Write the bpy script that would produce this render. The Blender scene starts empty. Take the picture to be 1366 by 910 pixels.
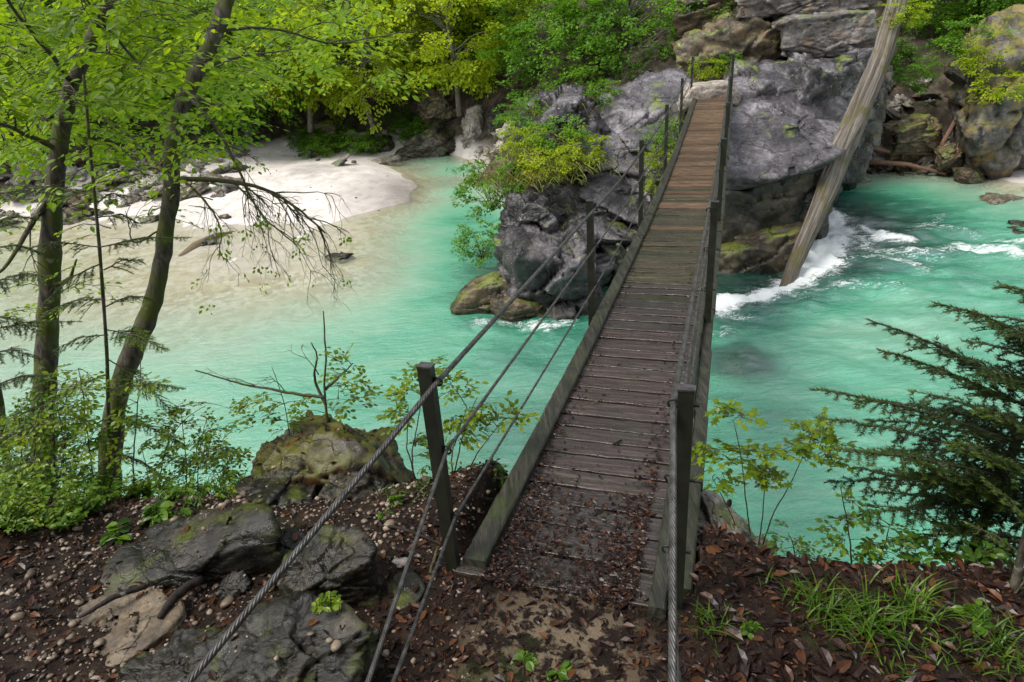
import bpy, bmesh, math, random
import numpy as np
from mathutils import Matrix, Vector
S = bpy.context.scene
COL = S.collection
R = math.radians
# ------------------------------------------------------------------ camera
FPX, PITCH, ROLL, YAW, CZ = 900., .4477, .0743, .3273, 6.2
def ray(px, py):
    a = (px-683)/FPX; b = -(py-455)/FPX
    cr, sr, cp, sp = math.cos(ROLL), math.sin(ROLL), math.cos(PITCH), math.sin(PITCH)
    x = a*cr+b*sr; u = -a*sr+b*cr
    return np.array([x, cp+u*sp, -sp+u*cp])
def atz(px, py, z):
    r = ray(px, py); t = (z-CZ)/r[2]
    return np.array([r[0]*t, r[1]*t, z])
def aty(px, py, Y):
    r = ray(px, py); t = Y/r[1]
    return np.array([r[0]*t, Y, CZ+r[2]*t])
cam = bpy.data.cameras.new('camera'); camo = bpy.data.objects.new('camera', cam); COL.objects.link(camo)
cam.sensor_width = 36; cam.lens = 36*FPX/1366; cam.clip_end = 800; cam.clip_start = .05
fw = ray(683, 455); rt = ray(1583, 455)-fw; up = ray(683, -445)-fw
m = Matrix.Identity(4)
for i, v in enumerate((rt, up, -fw)):
    v = v/np.linalg.norm(v)
    for j in range(3): m[j][i] = v[j]
m[2][3] = CZ
camo.matrix_world = m
S.camera = camo
# ------------------------------------------------------------------ light
SUN_EL, SUN_AZ = R(58), R(-115)          # azimuth from +Y towards +X
w = bpy.data.worlds.new('World'); S.world = w; w.use_nodes = True
nt = w.node_tree; nt.nodes.clear()
sky = nt.nodes.new('ShaderNodeTexSky'); sky.sky_type = 'NISHITA'; sky.sun_disc = False
sky.sun_elevation = SUN_EL; sky.sun_rotation = SUN_AZ; sky.air_density = 1.0; sky.dust_density = 1.5; sky.ozone_density = .6
hs = nt.nodes.new('ShaderNodeHueSaturation'); hs.inputs['Saturation'].default_value = .3
bg = nt.nodes.new('ShaderNodeBackground'); bg.inputs['Strength'].default_value = .15
ow = nt.nodes.new('ShaderNodeOutputWorld')
nt.links.new(sky.outputs[0], hs.inputs['Color']); nt.links.new(hs.outputs[0], bg.inputs[0]); nt.links.new(bg.outputs[0], ow.inputs[0])
sl = bpy.data.lights.new('sun', 'SUN'); sl.energy = 1.7; sl.angle = R(22); sl.color = (1, .955, .87)
so = bpy.data.objects.new('sun', sl); COL.objects.link(so)
sd = Vector((math.sin(SUN_AZ)*math.cos(SUN_EL), math.cos(SUN_AZ)*math.cos(SUN_EL), math.sin(SUN_EL)))
so.rotation_euler = sd.to_track_quat('Z', 'Y').to_euler()
S.view_settings.view_transform = 'Standard'; S.view_settings.look = 'None'
S.view_settings.exposure = 0.9; S.view_settings.gamma = 1
S.render.engine = 'CYCLES'
S.cycles.max_bounces = 6; S.cycles.transparent_max_bounces = 12; S.cycles.diffuse_bounces = 3; S.cycles.glossy_bounces = 2; S.cycles.transmission_bounces = 3

# ------------------------------------------------------------------ numpy helpers
def rng(s): return np.random.default_rng(s)
def _h(ix, iy, iz, s):
    n = (ix.astype(np.int64)*73856093) ^ (iy.astype(np.int64)*19349663) ^ (iz.astype(np.int64)*83492791) ^ (s*2654435761)
    n = (n ^ (n >> 13))*1274126177 & 0xffffffff
    n = (n ^ (n >> 16))*2246822519 & 0xffffffff
    return ((n ^ (n >> 15)) & 0xffff)/32767.5-1
def vn(p, s=0):
    i = np.floor(p).astype(np.int64); f = p-i; f = f*f*f*(f*(f*6-15)+10)
    out = 0
    for a in (0, 1):
        wx = f[:, 0] if a else 1-f[:, 0]
        for b in (0, 1):
            wy = f[:, 1] if b else 1-f[:, 1]
            for c in (0, 1):
                wz = f[:, 2] if c else 1-f[:, 2]
                out = out+wx*wy*wz*_h(i[:, 0]+a, i[:, 1]+b, i[:, 2]+c, s)
    return out
def fbm(p, o=4, s=0, ridge=False):
    a, t = 1., 0
    for k in range(o):
        n = vn(p*(2.03**k)+k*17.3, s+k)
        t = t+a*((1-2*np.abs(n)) if ridge else n); a *= .5
    return t
def worley(p, s=0):
    i = np.floor(p).astype(np.int64); f1 = np.full(len(p), 9.); f2 = f1.copy(); idv = np.zeros(len(p)); tl = np.zeros(len(p))
    for a in (-1, 0, 1):
        for b in (-1, 0, 1):
            for c in (-1, 0, 1):
                x, y, z = i[:, 0]+a, i[:, 1]+b, i[:, 2]+c
                q = np.stack([x+.5+.42*_h(x, y, z, s), y+.5+.42*_h(x, y, z, s+1), z+.5+.42*_h(x, y, z, s+2)], 1)
                d = np.linalg.norm(p-q, axis=1); m_ = d < f1
                f2 = np.where(m_, f1, np.minimum(f2, d)); idv = np.where(m_, _h(x, y, z, s+3), idv); tl = np.where(m_, (p[:, 0]-q[:, 0])*_h(x, y, z, s+4)+(p[:, 1]-q[:, 1])*_h(x, y, z, s+5)+(p[:, 2]-q[:, 2])*_h(x, y, z, s+6), tl); f1 = np.where(m_, d, f1)
    return f2-f1, idv, tl
def p2(x, y, z=None): return np.stack([x, y, np.zeros_like(x) if z is None else z], 1)
def norm(v): return v/(np.linalg.norm(v, axis=-1, keepdims=True)+1e-9)

def link(o, parent=None):
    COL.objects.link(o)
    if parent is not None: o.parent = parent
    return o
def tag(o, label=None, cat=None, group=None, kind=None):
    for k, v in (('label', label), ('category', cat), ('group', group), ('kind', kind)):
        if v: o[k] = v
    return o
def mkmesh(name, V, F, mat, parent=None, smooth=True, attrs=None, obj=True):
    """F: int array (n,3)/(n,4) or list of such arrays"""
    me = bpy.data.meshes.new(name)
    Fs = F if isinstance(F, list) else [F]
    Fs = [np.asarray(f, np.int32) for f in Fs if len(f)]
    V = np.asarray(V, np.float32)
    me.vertices.add(len(V)); me.vertices.foreach_set('co', V.ravel())
    nl = sum(f.size for f in Fs); nf = sum(len(f) for f in Fs)
    me.loops.add(nl); me.loops.foreach_set('vertex_index', np.concatenate([f.ravel() for f in Fs]))
    me.polygons.add(nf)
    tot = np.concatenate([np.full(len(f), f.shape[1], np.int32) for f in Fs])
    st = np.concatenate([[0], np.cumsum(tot)[:-1]]).astype(np.int32)
    me.polygons.foreach_set('loop_start', st); me.polygons.foreach_set('loop_total', tot)
    me.update(calc_edges=True)
    me.polygons.foreach_set('use_smooth', np.full(nf, smooth, bool))
    for k, a in (attrs or {}).items():
        at = me.attributes.new(k, 'FLOAT', 'POINT'); at.data.foreach_set('value', np.asarray(a, np.float32))
    for mm in (mat if isinstance(mat, (list, tuple)) else [mat]): me.materials.append(mm)
    me.validate()
    if not obj: return me
    return link(bpy.data.objects.new(name, me), parent)
def empty(name, loc=(0, 0, 0)):
    o = bpy.data.objects.new(name, None); o.location = loc; o.empty_display_size = .2
    return link(o)
def copy_tree(o, parent=None):
    c = o.copy(); COL.objects.link(c); c.parent = parent
    for ch in list(o.children): copy_tree(ch, c)
    return c
class MB:
    """accumulates pieces of ONE object"""
    def __init__(s): s.V = []; s.Q = []; s.T = []; s.n = 0; s.A = []
    def add(s, V, Q=None, T=None, a=0.):
        V = np.asarray(V, float)
        if Q is not None and len(Q): s.Q.append(np.asarray(Q)+s.n)
        if T is not None and len(T): s.T.append(np.asarray(T)+s.n)
        s.V.append(V); s.A.append(np.broadcast_to(np.asarray(a, float), (len(V),))); s.n += len(V)
    def box(s, c, size, axes=None, a=0.):
        h = np.array(size)/2
        P = np.array([[i, j, k] for i in (-1, 1) for j in (-1, 1) for k in (-1, 1)])*h
        if axes is not None: P = P@np.array(axes)
        s.add(P+np.array(c), Q=[[0, 1, 3, 2], [4, 6, 7, 5], [0, 4, 5, 1], [2, 3, 7, 6], [0, 2, 6, 4], [1, 5, 7, 3]], a=a)
    def tube(s, pts, rad, n=8, a=0., cap=True, rough=0., seed=0):
        pts = np.asarray(pts, float); rad = np.broadcast_to(np.asarray(rad, float), (len(pts),))
        t = norm(np.gradient(pts, axis=0)); ref = np.array([0, 0, 1.]) if abs(t[0][2]) < .9 else np.array([1., 0, 0])
        u = norm(np.cross(t, ref)); 
        for i in range(1, len(pts)):
            v = u[i-1]-t[i]*np.dot(u[i-1], t[i]); u[i] = v/(np.linalg.norm(v)+1e-9)
        v = np.cross(t, u); an = np.arange(n)*2*math.pi/n
        P = pts[:, None]+rad[:, None, None]*(np.cos(an)[None, :, None]*u[:, None]+np.sin(an)[None, :, None]*v[:, None])
        P = P.reshape(-1, 3)
        if rough:
            c = np.repeat(pts, n, 0); d = P-c
            P = c+d*(1+rough*fbm(P*8/ max(.2, rad.max()*8), 3, seed))[:, None]
        i = np.arange(len(pts)-1)[:, None]*n; j = np.arange(n)[None]; k = (j+1) % n
        Q = np.stack([i+j, i+k, i+k+n, i+j+n], -1).reshape(-1, 4)
        T = []
        if cap:
            m0 = (len(pts)-1)*n
            T = [[0, q+1, q] for q in range(1, n-1)]+[[m0, m0+q, m0+q+1] for q in range(1, n-1)]
        s.add(P, Q, T, a)
    def leaves(s, pos, d, nrm, size, tpl, a=None):
        V, Q, T = tpl
        d = norm(d); n_ = norm(nrm-d*(nrm*d).sum(1, keepdims=True)); b = np.cross(n_, d)
        size = np.broadcast_to(size, (len(pos),))
        P = pos[:, None]+size[:, None, None]*(V[None, :, 0:1]*d[:, None]+V[None, :, 1:2]*b[:, None]+V[None, :, 2:3]*n_[:, None])
        N = len(pos); K = len(V); off = (np.arange(N)*K)[:, None, None]
        aa = np.repeat(rng(N).random(N) if a is None else np.broadcast_to(a, (N,)), K)
        s.add(P.reshape(-1, 3), (np.array(Q)[None]+off).reshape(-1, 4) if len(Q) else None, (np.array(T)[None]+off).reshape(-1, 3) if len(T) else None, aa)
    def build(s, name, mat, parent=None, smooth=True, origin=None):
        V = np.concatenate(s.V)
        F = []
        if s.Q: F.append(np.concatenate(s.Q))
        if s.T: F.append(np.concatenate(s.T))
        o = mkmesh(name, V if origin is None else V-np.array(origin), F, mat, parent, smooth, {'rnd': np.concatenate(s.A)})
        if origin is not None: o.location = origin
        return o
# leaf templates: x along, y side, z up
LEAF2 = (np.array([[0, 0, 0], [.45, -.3, .06], [1, 0, -.05], [.45, .3, .06]]), [], [[0, 1, 2], [0, 2, 3]])
LEAF8 = (np.array([[0, 0, 0], [.25, -.24, .05], [.6, -.27, .05], [1, 0, -.1], [.6, .27, .05], [.25, .24, .05], [.3, 0, 0], [.65, 0, -.02]]),
         [[0, 1, 2, 7], [0, 7, 4, 5]], [[7, 2, 3], [7, 3, 4]])
LEAF8 = (LEAF8[0], [[6, 1, 2, 7], [6, 7, 4, 5]], [[0, 1, 6], [0, 6, 5], [7, 2, 3], [7, 3, 4]])
CURL = (np.array([[0, 0, .0], [.3, -.3, .14], [.7, -.26, .2], [1, 0, .05], [.7, .25, .12], [.3, .3, .2], [.5, 0, 0]]), [], [[6, 0, 1], [6, 1, 2], [6, 2, 3], [6, 3, 4], [6, 4, 5], [6, 5, 0]])
CURL = (CURL[0]*[1, .78, .8]+[0, 0, 0], CURL[1], CURL[2])
MAPLE = (np.array([[0, 0, 0], [.15, -.35, 0], [.4, -.2, .03], [.6, -.5, -.05], [.65, -.15, .02], [1, 0, -.08], [.65, .15, .02], [.6, .5, -.05], [.4, .2, .03], [.15, .35, 0], [.4, 0, .03]]), [],
         [[10, i, i+1] for i in range(9)]+[[10, 9, 0]])
NEEDLE = (np.array([[0, -.035, 0], [1, 0, 0], [0, .035, 0]]), [], [[0, 1, 2]])

# ------------------------------------------------------------------ materials
class NT:
    def __init__(s, name):
        s.m = bpy.data.materials.new(name); s.m.use_nodes = True; s.t = s.m.node_tree; s.t.nodes.clear()
        s.out = s.t.nodes.new('ShaderNodeOutputMaterial')
    def n(s, typ, **kw):
        nd = s.t.nodes.new('ShaderNode'+typ)
        for k, v in kw.items():
            if k in nd.inputs.keys() if isinstance(k, str) else False: pass
            setattr(nd, k, v)
        return nd
    def l(s, a, b): s.t.links.new(a, b); return a
    def coord(s, kind='Object', scale=(1, 1, 1), rot=(0, 0, 0)):
        if kind == 'World': o = s.n('NewGeometry').outputs['Position']
        else: o = s.n('TexCoord').outputs[kind]
        mp = s.n('Mapping'); mp.inputs['Scale'].default_value = scale; mp.inputs['Rotation'].default_value = rot
        s.l(o, mp.inputs[0]); return mp.outputs[0]
    def noise(s, v, sc, det=4, rough=.55, dist=0.):
        n = s.n('TexNoise'); s.l(v, n.inputs['Vector']); n.inputs['Scale'].default_value = sc; n.inputs['Detail'].default_value = det
        n.inputs['Roughness'].default_value = rough; n.inputs['Distortion'].default_value = dist
        return n.outputs['Fac']
    def voro(s, v, sc, feat='F1', out='Distance'):
        n = s.n('TexVoronoi', feature=feat); s.l(v, n.inputs['Vector']); n.inputs['Scale'].default_value = sc
        return n.outputs[out]
    def ramp(s, f, stops, interp='LINEAR'):
        r = s.n('ValToRGB'); cr = r.color_ramp; cr.interpolation = interp
        while len(cr.elements) < len(stops): cr.elements.new(.5)
        for e, (p, c) in zip(cr.elements, stops):
            e.position = p; e.color = (c, c, c, 1) if isinstance(c, (int, float)) else (*c, 1)
        s.l(f, r.inputs[0]); return r.outputs[0]
    def mix(s, f, a, b, blend='MIX'):
        x = s.n('Mix', data_type='RGBA', blend_type=blend)
        for v, i in ((f, 0), (a, 6), (b, 7)):
            if isinstance(v, bpy.types.NodeSocket): s.l(v, x.inputs[i])
            elif i == 0: x.inputs[0].default_value = v
            else: x.inputs[i].default_value = (*v, 1) if not isinstance(v, (int, float)) else (v, v, v, 1)
        return x.outputs[2]
    def math(s, op, a, b=0., clamp=False):
        x = s.n('Math', operation=op, use_clamp=clamp)
        for v, i in ((a, 0), (b, 1)):
            if isinstance(v, bpy.types.NodeSocket): s.l(v, x.inputs[i])
            else: x.inputs[i].default_value = v
        return x.outputs[0]
    def bump(s, h, st, dist=.02, nrm=None):
        b = s.n('Bump'); b.inputs['Strength'].default_value = st; b.inputs['Distance'].default_value = dist
        s.l(h, b.inputs['Height'])
        if nrm is not None: s.l(nrm, b.inputs['Normal'])
        return b.outputs[0]
    def attr(s, name):
        a = s.n('Attribute'); a.attribute_name = name; return a.outputs['Fac']
    def prin(s, col, rough=.6, nrm=None, metal=0., spec=.5):
        b = s.n('BsdfPrincipled')
        for v, k in ((col, 'Base Color'), (rough, 'Roughness'), (nrm, 'Normal'), (metal, 'Metallic'), (spec, 'Specular IOR Level')):
            if v is None: continue
            if isinstance(v, bpy.types.NodeSocket): s.l(v, b.inputs[k])
            elif isinstance(v, tuple): b.inputs[k].default_value = (*v, 1)
            else: b.inputs[k].default_value = v
        return b
    def done(s, sh): s.l(sh if isinstance(sh, bpy.types.NodeSocket) else sh.outputs[0], s.out.inputs['Surface']); return s.m

def rock_mat(name, dark, mid, light, lichen=.5, moss=.35, wet=.35, sc=1., mosscol=(.09, .12, .015), tint=None, bumpd=1., spec=.5):
    t = NT(name); v = t.coord('World')
    n1 = t.noise(v, 1.1*sc, 6, .6, .6); n2 = t.noise(v, 7*sc, 6, .65); n3 = t.noise(v, 28*sc, 4, .7)
    c = t.ramp(n1, [(.32, dark), (.5, mid), (.68, light)])
    c = t.mix(1, c, t.ramp(t.noise(v, 17*sc, 5, .75), [(.3, .45), (.5, .95), (.7, 1.35)]), 'MULTIPLY')
    c = t.mix(t.ramp(n2, [(.35, .75), (.6, 0.)]), c, t.mix(1, c, (.35, .33, .35), 'MULTIPLY'))
    if tint: c = t.mix(t.math('MULTIPLY', t.ramp(t.noise(v, 1.7*sc, 4), [(.5, 0.), (.7, 1.)]), .7), c, tint)
    geo = t.n('NewGeometry'); sx = t.n('SeparateXYZ'); t.l(geo.outputs['Normal'], sx.inputs[0])
    if lichen:
        sp = t.ramp(t.math('ADD', t.voro(v, 11*sc), t.math('MULTIPLY', t.noise(v, 30*sc, 3), .35)), [(.27, 1.), (.33, 0.)])
        gate = t.ramp(t.noise(v, 1.6*sc, 3), [(.46, 0.), (.6, 1.)])
        c = t.mix(t.math('MULTIPLY', t.math('MULTIPLY', sp, gate), lichen), c, (.5, .5, .48))
    if moss:
        mg = t.math('MULTIPLY', t.ramp(sx.outputs[2], [(.1, 0.), (.75, 1.)]), t.ramp(t.noise(v, 1.3*sc, 5, .65), [(.62-moss*.35, 0.), (.72-moss*.3, 1.)]))
        mc = t.mix(t.noise(v, 9*sc, 3), mosscol, tuple(min(1, x*2.2) for x in mosscol))
        c = t.mix(mg, c, mc)
    wv = t.coord('World', (1, 1, 2.2), (.5, .35, .2)) 
    wd_ = t.n('TexNoise'); t.l(wv, wd_.inputs['Vector']); wd_.inputs['Scale'].default_value = 1.1*sc; wd_.inputs['Detail'].default_value = 5
    vs_ = t.n('VectorMath', operation='SCALE'); t.l(wd_.outputs['Color'], vs_.inputs[0]); vs_.inputs['Scale'].default_value = 1.3/sc
    va_ = t.n('VectorMath', operation='ADD'); t.l(wv, va_.inputs[0]); t.l(vs_.outputs[0], va_.inputs[1])
    crk = t.ramp(t.voro(va_.outputs[0], .75*sc, 'DISTANCE_TO_EDGE'), [(0., 0.), (.02, 1.)])
    crk = t.math('MAXIMUM', crk, t.ramp(t.noise(v, 1.9*sc, 3), [(.42, 0.), (.56, 1.)]))
    c = t.mix(t.math('MULTIPLY', t.math('SUBTRACT', 1., crk), .75), c, (.012, .011, .01))
    szp = t.n('SeparateXYZ'); t.l(geo.outputs['Position'], szp.inputs[0]); wl = t.n('MapRange')
    t.l(t.math('ADD', szp.outputs[2], t.math('MULTIPLY', t.noise(v, 2., 3), .5)), wl.inputs[0]); wl.inputs[1].default_value = .75; wl.inputs[2].default_value = .3
    c = t.mix(wl.outputs[0], c, t.mix(1, c, (.32, .3, .22), 'MULTIPLY'))
    rg = t.ramp(t.noise(v, 3*sc, 4), [(.35, max(.12, wet-.15)), (.65, wet+.3)])
    b = t.bump(t.noise(wv, 6.0*sc, 9, .7, .3), .8*bumpd, .03/sc)
    b = t.bump(n3, .7*bumpd, .015/sc, b)
    b = t.bump(crk, .6*bumpd, .05/sc, b)
    return t.done(t.prin(c, rg, b, spec=spec))
def leaf_mat(name, a, b, c, trans=.45, rough=.45, spec=.4):
    t = NT(name); r = t.attr('rnd')
    oi = t.n('ObjectInfo').outputs['Random']
    v = t.coord('World')
    big = t.noise(v, .55, 3)
    f = t.math('ADD', t.math('MULTIPLY', r, .55), t.math('ADD', t.math('MULTIPLY', big, .75), t.math('MULTIPLY', oi, .15)), False)
    f = t.math('SUBTRACT', f, .22)
    col = t.ramp(f, [(.15, a), (.5, b), (.85, c)])
    p = t.prin(col, rough, spec=spec)
    tr = t.n('BsdfTranslucent'); t.l(t.mix(1, col, (1.25, 1.2, .6), 'MULTIPLY'), tr.inputs[0])
    mx = t.n('MixShader'); mx.inputs[0].default_value = trans
    t.l(p.outputs[0], mx.inputs[1]); t.l(tr.outputs[0], mx.inputs[2])
    return t.done(mx)
def bark_mat(name, a, b, moss=(.06, .08, .01), mossy=.5):
    t = NT(name); v = t.coord('World', (1, 1, .35)); w_ = t.coord('World')
    c = t.ramp(t.noise(v, 26, 5, .65), [(.35, a), (.65, b)])
    c = t.mix(t.ramp(t.noise(w_, 4.5, 4), [(.6-mossy*.2, 0.), (.75-mossy*.2, 1.)]), c, moss)
    c = t.mix(t.ramp(t.noise(w_, 9, 3), [(.66, 0.), (.7, .5)]), c, (.3, .3, .26))
    return t.done(t.prin(c, .75, t.bump(t.noise(v, 38, 5, .7), .9, .012), spec=.3))
ROCK = rock_mat('wet_limestone', (.012, .011, .011), (.062, .056, .058), (.25, .23, .24), .8, .15, .24, 1)
ROCKL = rock_mat('smooth_grey_limestone', (.022, .02, .022), (.105, .095, .101), (.33, .305, .325), .6, .08, .22, .9)
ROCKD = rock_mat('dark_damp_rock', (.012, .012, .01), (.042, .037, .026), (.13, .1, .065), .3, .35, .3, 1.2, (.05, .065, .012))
ROCKB = rock_mat('brown_stained_rock', (.03, .024, .015), (.1, .08, .05), (.26, .2, .13), .3, .4, .35, 1., (.09, .11, .015), (.2, .12, .06))
NROCK = rock_mat('near_dark_rock', (.005, .0045, .003), (.020, .018, .011), (.075, .064, .043), .12, .27, .22, 3.2, (.035, .042, .005), bumpd=.8, spec=.32)
NMOSS = rock_mat('mossy_near_rock', (.012, .009, .007), (.04, .031, .023), (.11, .09, .07), .1, .72, .35, 3., (.05, .048, .005), (.13, .055, .012), bumpd=.9)
NTAN = rock_mat('tan_near_rock', (.03, .02, .012), (.13, .095, .055), (.28, .21, .13), 0, .1, .5, 3.)
PALE = rock_mat('pale_bank_rock', (.16, .14, .12), (.38, .34, .3), (.6, .56, .51), .5, .25, .4, 2.2)
STONE = rock_mat('pale_river_stone', (.2, .17, .14), (.4, .34, .28), (.6, .53, .45), .1, .04, .5, 2)
CLIFF = rock_mat('cliff_limestone', (.07, .06, .055), (.2, .18, .165), (.36, .32, .3), .7, .3, .45, 1., (.06, .1, .015), (.2, .12, .06))

# ------------------------------------------------------------------ rocks
_ico = {}
def ico(n):
    if n not in _ico:
        bm = bmesh.new(); bmesh.ops.create_icosphere(bm, subdivisions=n, radius=1)
        bm.verts.ensure_lookup_table()
        _ico[n] = (np.array([v.co[:] for v in bm.verts]), np.array([[v.index for v in f.verts] for f in bm.faces])); bm.free()
    return _ico[n]
def hull_planes(P):
    bm = bmesh.new()
    for p in P: bm.verts.new(p)
    r = bmesh.ops.convex_hull(bm, input=bm.verts)
    bm.normal_update(); out = set()
    for f in bm.faces:
        n = f.normal; d = n.dot(f.verts[0].co)
        if d < 0: n = -n; d = -d
        out.add((round(n.x, 3), round(n.y, 3), round(n.z, 3), round(d, 4)))
    bm.free(); return np.array(list(out))
def rock_from_points(name, P, seed, mat, amp=.06, cuts=10, sub=6, p=22, freq=1., strata=.0, parent=None, blocks=1., tilt=-.2, flatk=2.1, cutmin=.72):
    P = np.asarray(P, float); c = P.mean(0); L = P-c; g = rng(seed)
    sz = np.linalg.norm(L, axis=1).mean()
    pl = hull_planes(L)
    ex = norm(g.normal(size=(cuts, 3)))
    sup = (L@ex.T).max(0)
    pl = np.concatenate([pl, np.concatenate([ex, (sup*g.uniform(cutmin, .96, cuts))[:, None]], 1)])
    D, F = ico(sub)
    D = D.copy()
    # use directions stretched by the overall extents, so sampling is even
    ext = L.std(0)/L.std(0).max(); D = norm(D*np.maximum(ext, .25))
    nd = D@pl[:, :3].T
    inv = np.where(nd > 1e-3, nd/pl[:, 3][None], 0)
    r = 1/((inv**p).sum(1)**(1/p))
    V = D*r[:, None]
    q = (V+c)*freq
    n1 = fbm(q*1.1/ max(sz, .05)*1.6, 5, seed, True)*.55+fbm(q*5/max(sz, .05), 4, seed+9)*.35
    V = V+D*(n1*amp*sz*.38)[:, None]
    # fracture blocks: flattened cells along tilted bedding, each block stepped in or out, joints cut between them
    if blocks:
        for lv, (fq, st_, gr) in enumerate(((1.25, 1.5, .8), (3.1, .6, .3), (7., .2, .1))):
            qq = (V+c)/max(sz, .05)*fq; qq = qq+np.stack([fbm(qq*.8, 3, seed+5), fbm(qq*.8, 3, seed+15), fbm(qq*.8, 3, seed+25)], 1)*.1
            ca, sa = math.cos(tilt), math.sin(tilt)
            qq = np.stack([qq[:, 0]*ca-qq[:, 2]*sa, qq[:, 1], (qq[:, 0]*sa+qq[:, 2]*ca)*flatk], 1)
            e, idv, tl = worley(qq, seed+40+lv)
            V = V+D*((idv*st_*1.1*np.clip(e/.07, 0, 1)+tl*st_*3.-gr*np.exp(-(e/.045)**2)*2.6)*amp*sz*blocks)[:, None]
    if strata:
        zz = (V[:, 2]+.25*V[:, 0]+c[2])*3.2+fbm(V*1.2, 3, seed+3)*.8
        fr = zz-np.floor(zz)
        V = V+D*(strata*sz*(np.clip(fr*5, 0, 1)*np.clip((1-fr)*8, 0, 1)-.7))[:, None]*np.array([1, 1, .3])
    o = mkmesh(name, V, F, mat, parent)
    o.location = c
    return o
def rock_px(name, label, poly, Y, th, seed, mat, amp=.06, cuts=10, sub=6, fs=.62, bs=.7, fdrop=.0, lean=0., strata=0., cat='rock', group=None, down=.0, p=80, cutmin=.8, blocks=.6):
    """silhouette polygon (photo pixels) stood at distance Y with real thickness th (front/back shells)"""
    A = np.array([aty(x, y, Y) for x, y in poly]); c = A.mean(0)
    zb = A[:, 2].min(); zt = A[:, 2].max()
    A = A+np.array([0, 1, 0])*((A[:, 2]-zb)*lean)[:, None]
    k = (Y-th/2)/Y
    Fq = (A-c)*[fs, 1, fs]+c+[0, -th/2, -fdrop*(zt-zb)]
    cc = np.array([0, 0, CZ]); sh = (c-cc)*(k-1)
    Fq[:, 0] += sh[0]; Fq[:, 2] += sh[2]*.5
    B = (A-c)*[bs, 1, bs]+c+[0, th/2, 0]
    P = [A, Fq, B]
    if down: P.append((A[A[:, 2] < c[2]]-[0, 0, down]))
    o = rock_from_points(name, np.concatenate(P), seed, mat, amp, cuts, sub, p, strata=strata, cutmin=cutmin, blocks=blocks)
    return tag(o, label, cat, group)
# ------------------------------------------------------------------ terrain
def rbf(C, H):
    C = np.asarray(C); n = len(C)
    A = np.linalg.norm(C[:, None]-C[None], axis=2)
    w_ = np.linalg.solve(A+np.eye(n)*1e-2, H-H.mean())
    def f(x, y):
        out = np.full(x.shape, H.mean())
        for (cx, cy), ww in zip(C, w_): out = out+ww*np.hypot(x-cx, y-cy)
        return out
    return f
wpts = [(400,206,.1),(300,250,.35),(350,232,.5),(400,222,.6),(450,213,.55),(500,222,.4),(535,240,.22),(556,246,.0),(545,268,.0),(520,250,.3),(470,286,.02),(440,262,.38),
 (350,292,.02),(390,300,-.01),(380,270,.3),(300,270,.15),(250,265,.15),(300,320,-.05),(400,335,-.07),(500,312,-.12),(250,370,-.10),(400,378,-.17),(500,355,-.25),(150,420,-.25),(300,425,-.33),
 (450,425,-.5),(530,400,-.6),(570,350,-.8),(580,280,-.45),(575,235,-.4),(610,290,-1.0),(640,262,-1.3),(640,340,-1.4),(300,500,-.7),(450,500,-1.),(600,500,-1.15),(200,560,-1.),(400,560,-1.2),
 (600,600,-1.2),(700,480,-1.5),(990,445,-2.2),(1040,410,-2.4),(760,440,-2.3),(100,330,-.2),(60,310,-.1),(150,330,-.15),(0,400,-.4),(100,500,-.7),(-150,300,-.1),(-150,450,-.5),(-300,350,-.3),(0,600,-.8),
 (570,219,-.3),(600,225,-.6),(200,300,-.03),(0,285,.1),(100,272,.12),(190,262,.15),(250,245,.25),
 (950,480,-2.5),(1000,400,-2.6),(1050,320,-2.2),(1100,480,-.85),(1200,440,-.85),(1100,350,-2.),(1200,350,-1.6),(1300,400,-1.2),(1200,290,-1.1),(1130,248,-.35),(1200,245,-.3),(1300,252,-.25),
 (1340,245,-.02),(1366,228,.12),(1400,235,.1),(1300,228,.05),(1250,222,.05),(1150,226,.0),(1300,300,-.8),(1366,330,-.9),(1500,300,-.5),(1550,420,-1),(1000,600,-1.2),(1200,650,-1.2),(1366,700,-1.2),(1366,500,-1.3),(1600,600,-1),
 (800,400,-1.5),(900,400,-2.2),(850,340,-1.)]
C = [atz(a, b, h)[:2] for a, b, h in wpts]; H = [h*(.5 if a < 480 and b < 400 and h < 0 else .8 if a < 560 and h < 0 else 1.4 if h < -2 else 1) for a, b, h in wpts]
for x, y, h in [(-11,41.5,1.6),(-14,45,4.5),(-4.5,37.5,.2),(-5,41,2.6),(-6,46,6),(-1.5,36,1.6),(-2,40,4.),(0,44,7),(-16,38,1.),(-18,40,2.5),(-20,34,1.5),(-23,36,3.5),(-28,31,2),(-33,36,6),(-34,28,1.5),
    (-10,58,14),(-30,58,16),(-50,50,18),(10,58,14),(30,50,16),(45,40,14),(-60,35,12),(-70,75,35),(70,75,35),(0,80,34),
    (0,31,1.2),(2,27,1.2),(5,24,1.8),(8,23,2.6),(10,25,2.5),(6,29,4),(10,30,5),(3,33,4.),(12,24.5,.6),(14,27.5,1.2),(16.5,27,1.1),(19,26,1.),(15,30,3),(19,29,3.2),(23,27,2.5),(17,34,6.5),(23,33,7),(12,36,8),(28,30,7),
    (6,20,.2),(2.5,20,.2),(3,17,-.8),(23,22,.3),(25,16,-.8),(30,20,1.5)]:
    C.append((x, y)); H.append(h)
bedf0 = rbf(C, np.array(H))
def bedf(x, y):
    h = bedf0(x, y); hi = np.clip((h-.5)/2, 0, 1); P = p2(x, y)
    return h+hi*(.5*fbm(P*.35, 4, 3)+.35*fbm(P*1.2, 4, 5, True))+.03*fbm(P*1.3, 3, 8)+.012*fbm(P*6, 2, 4)
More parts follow.
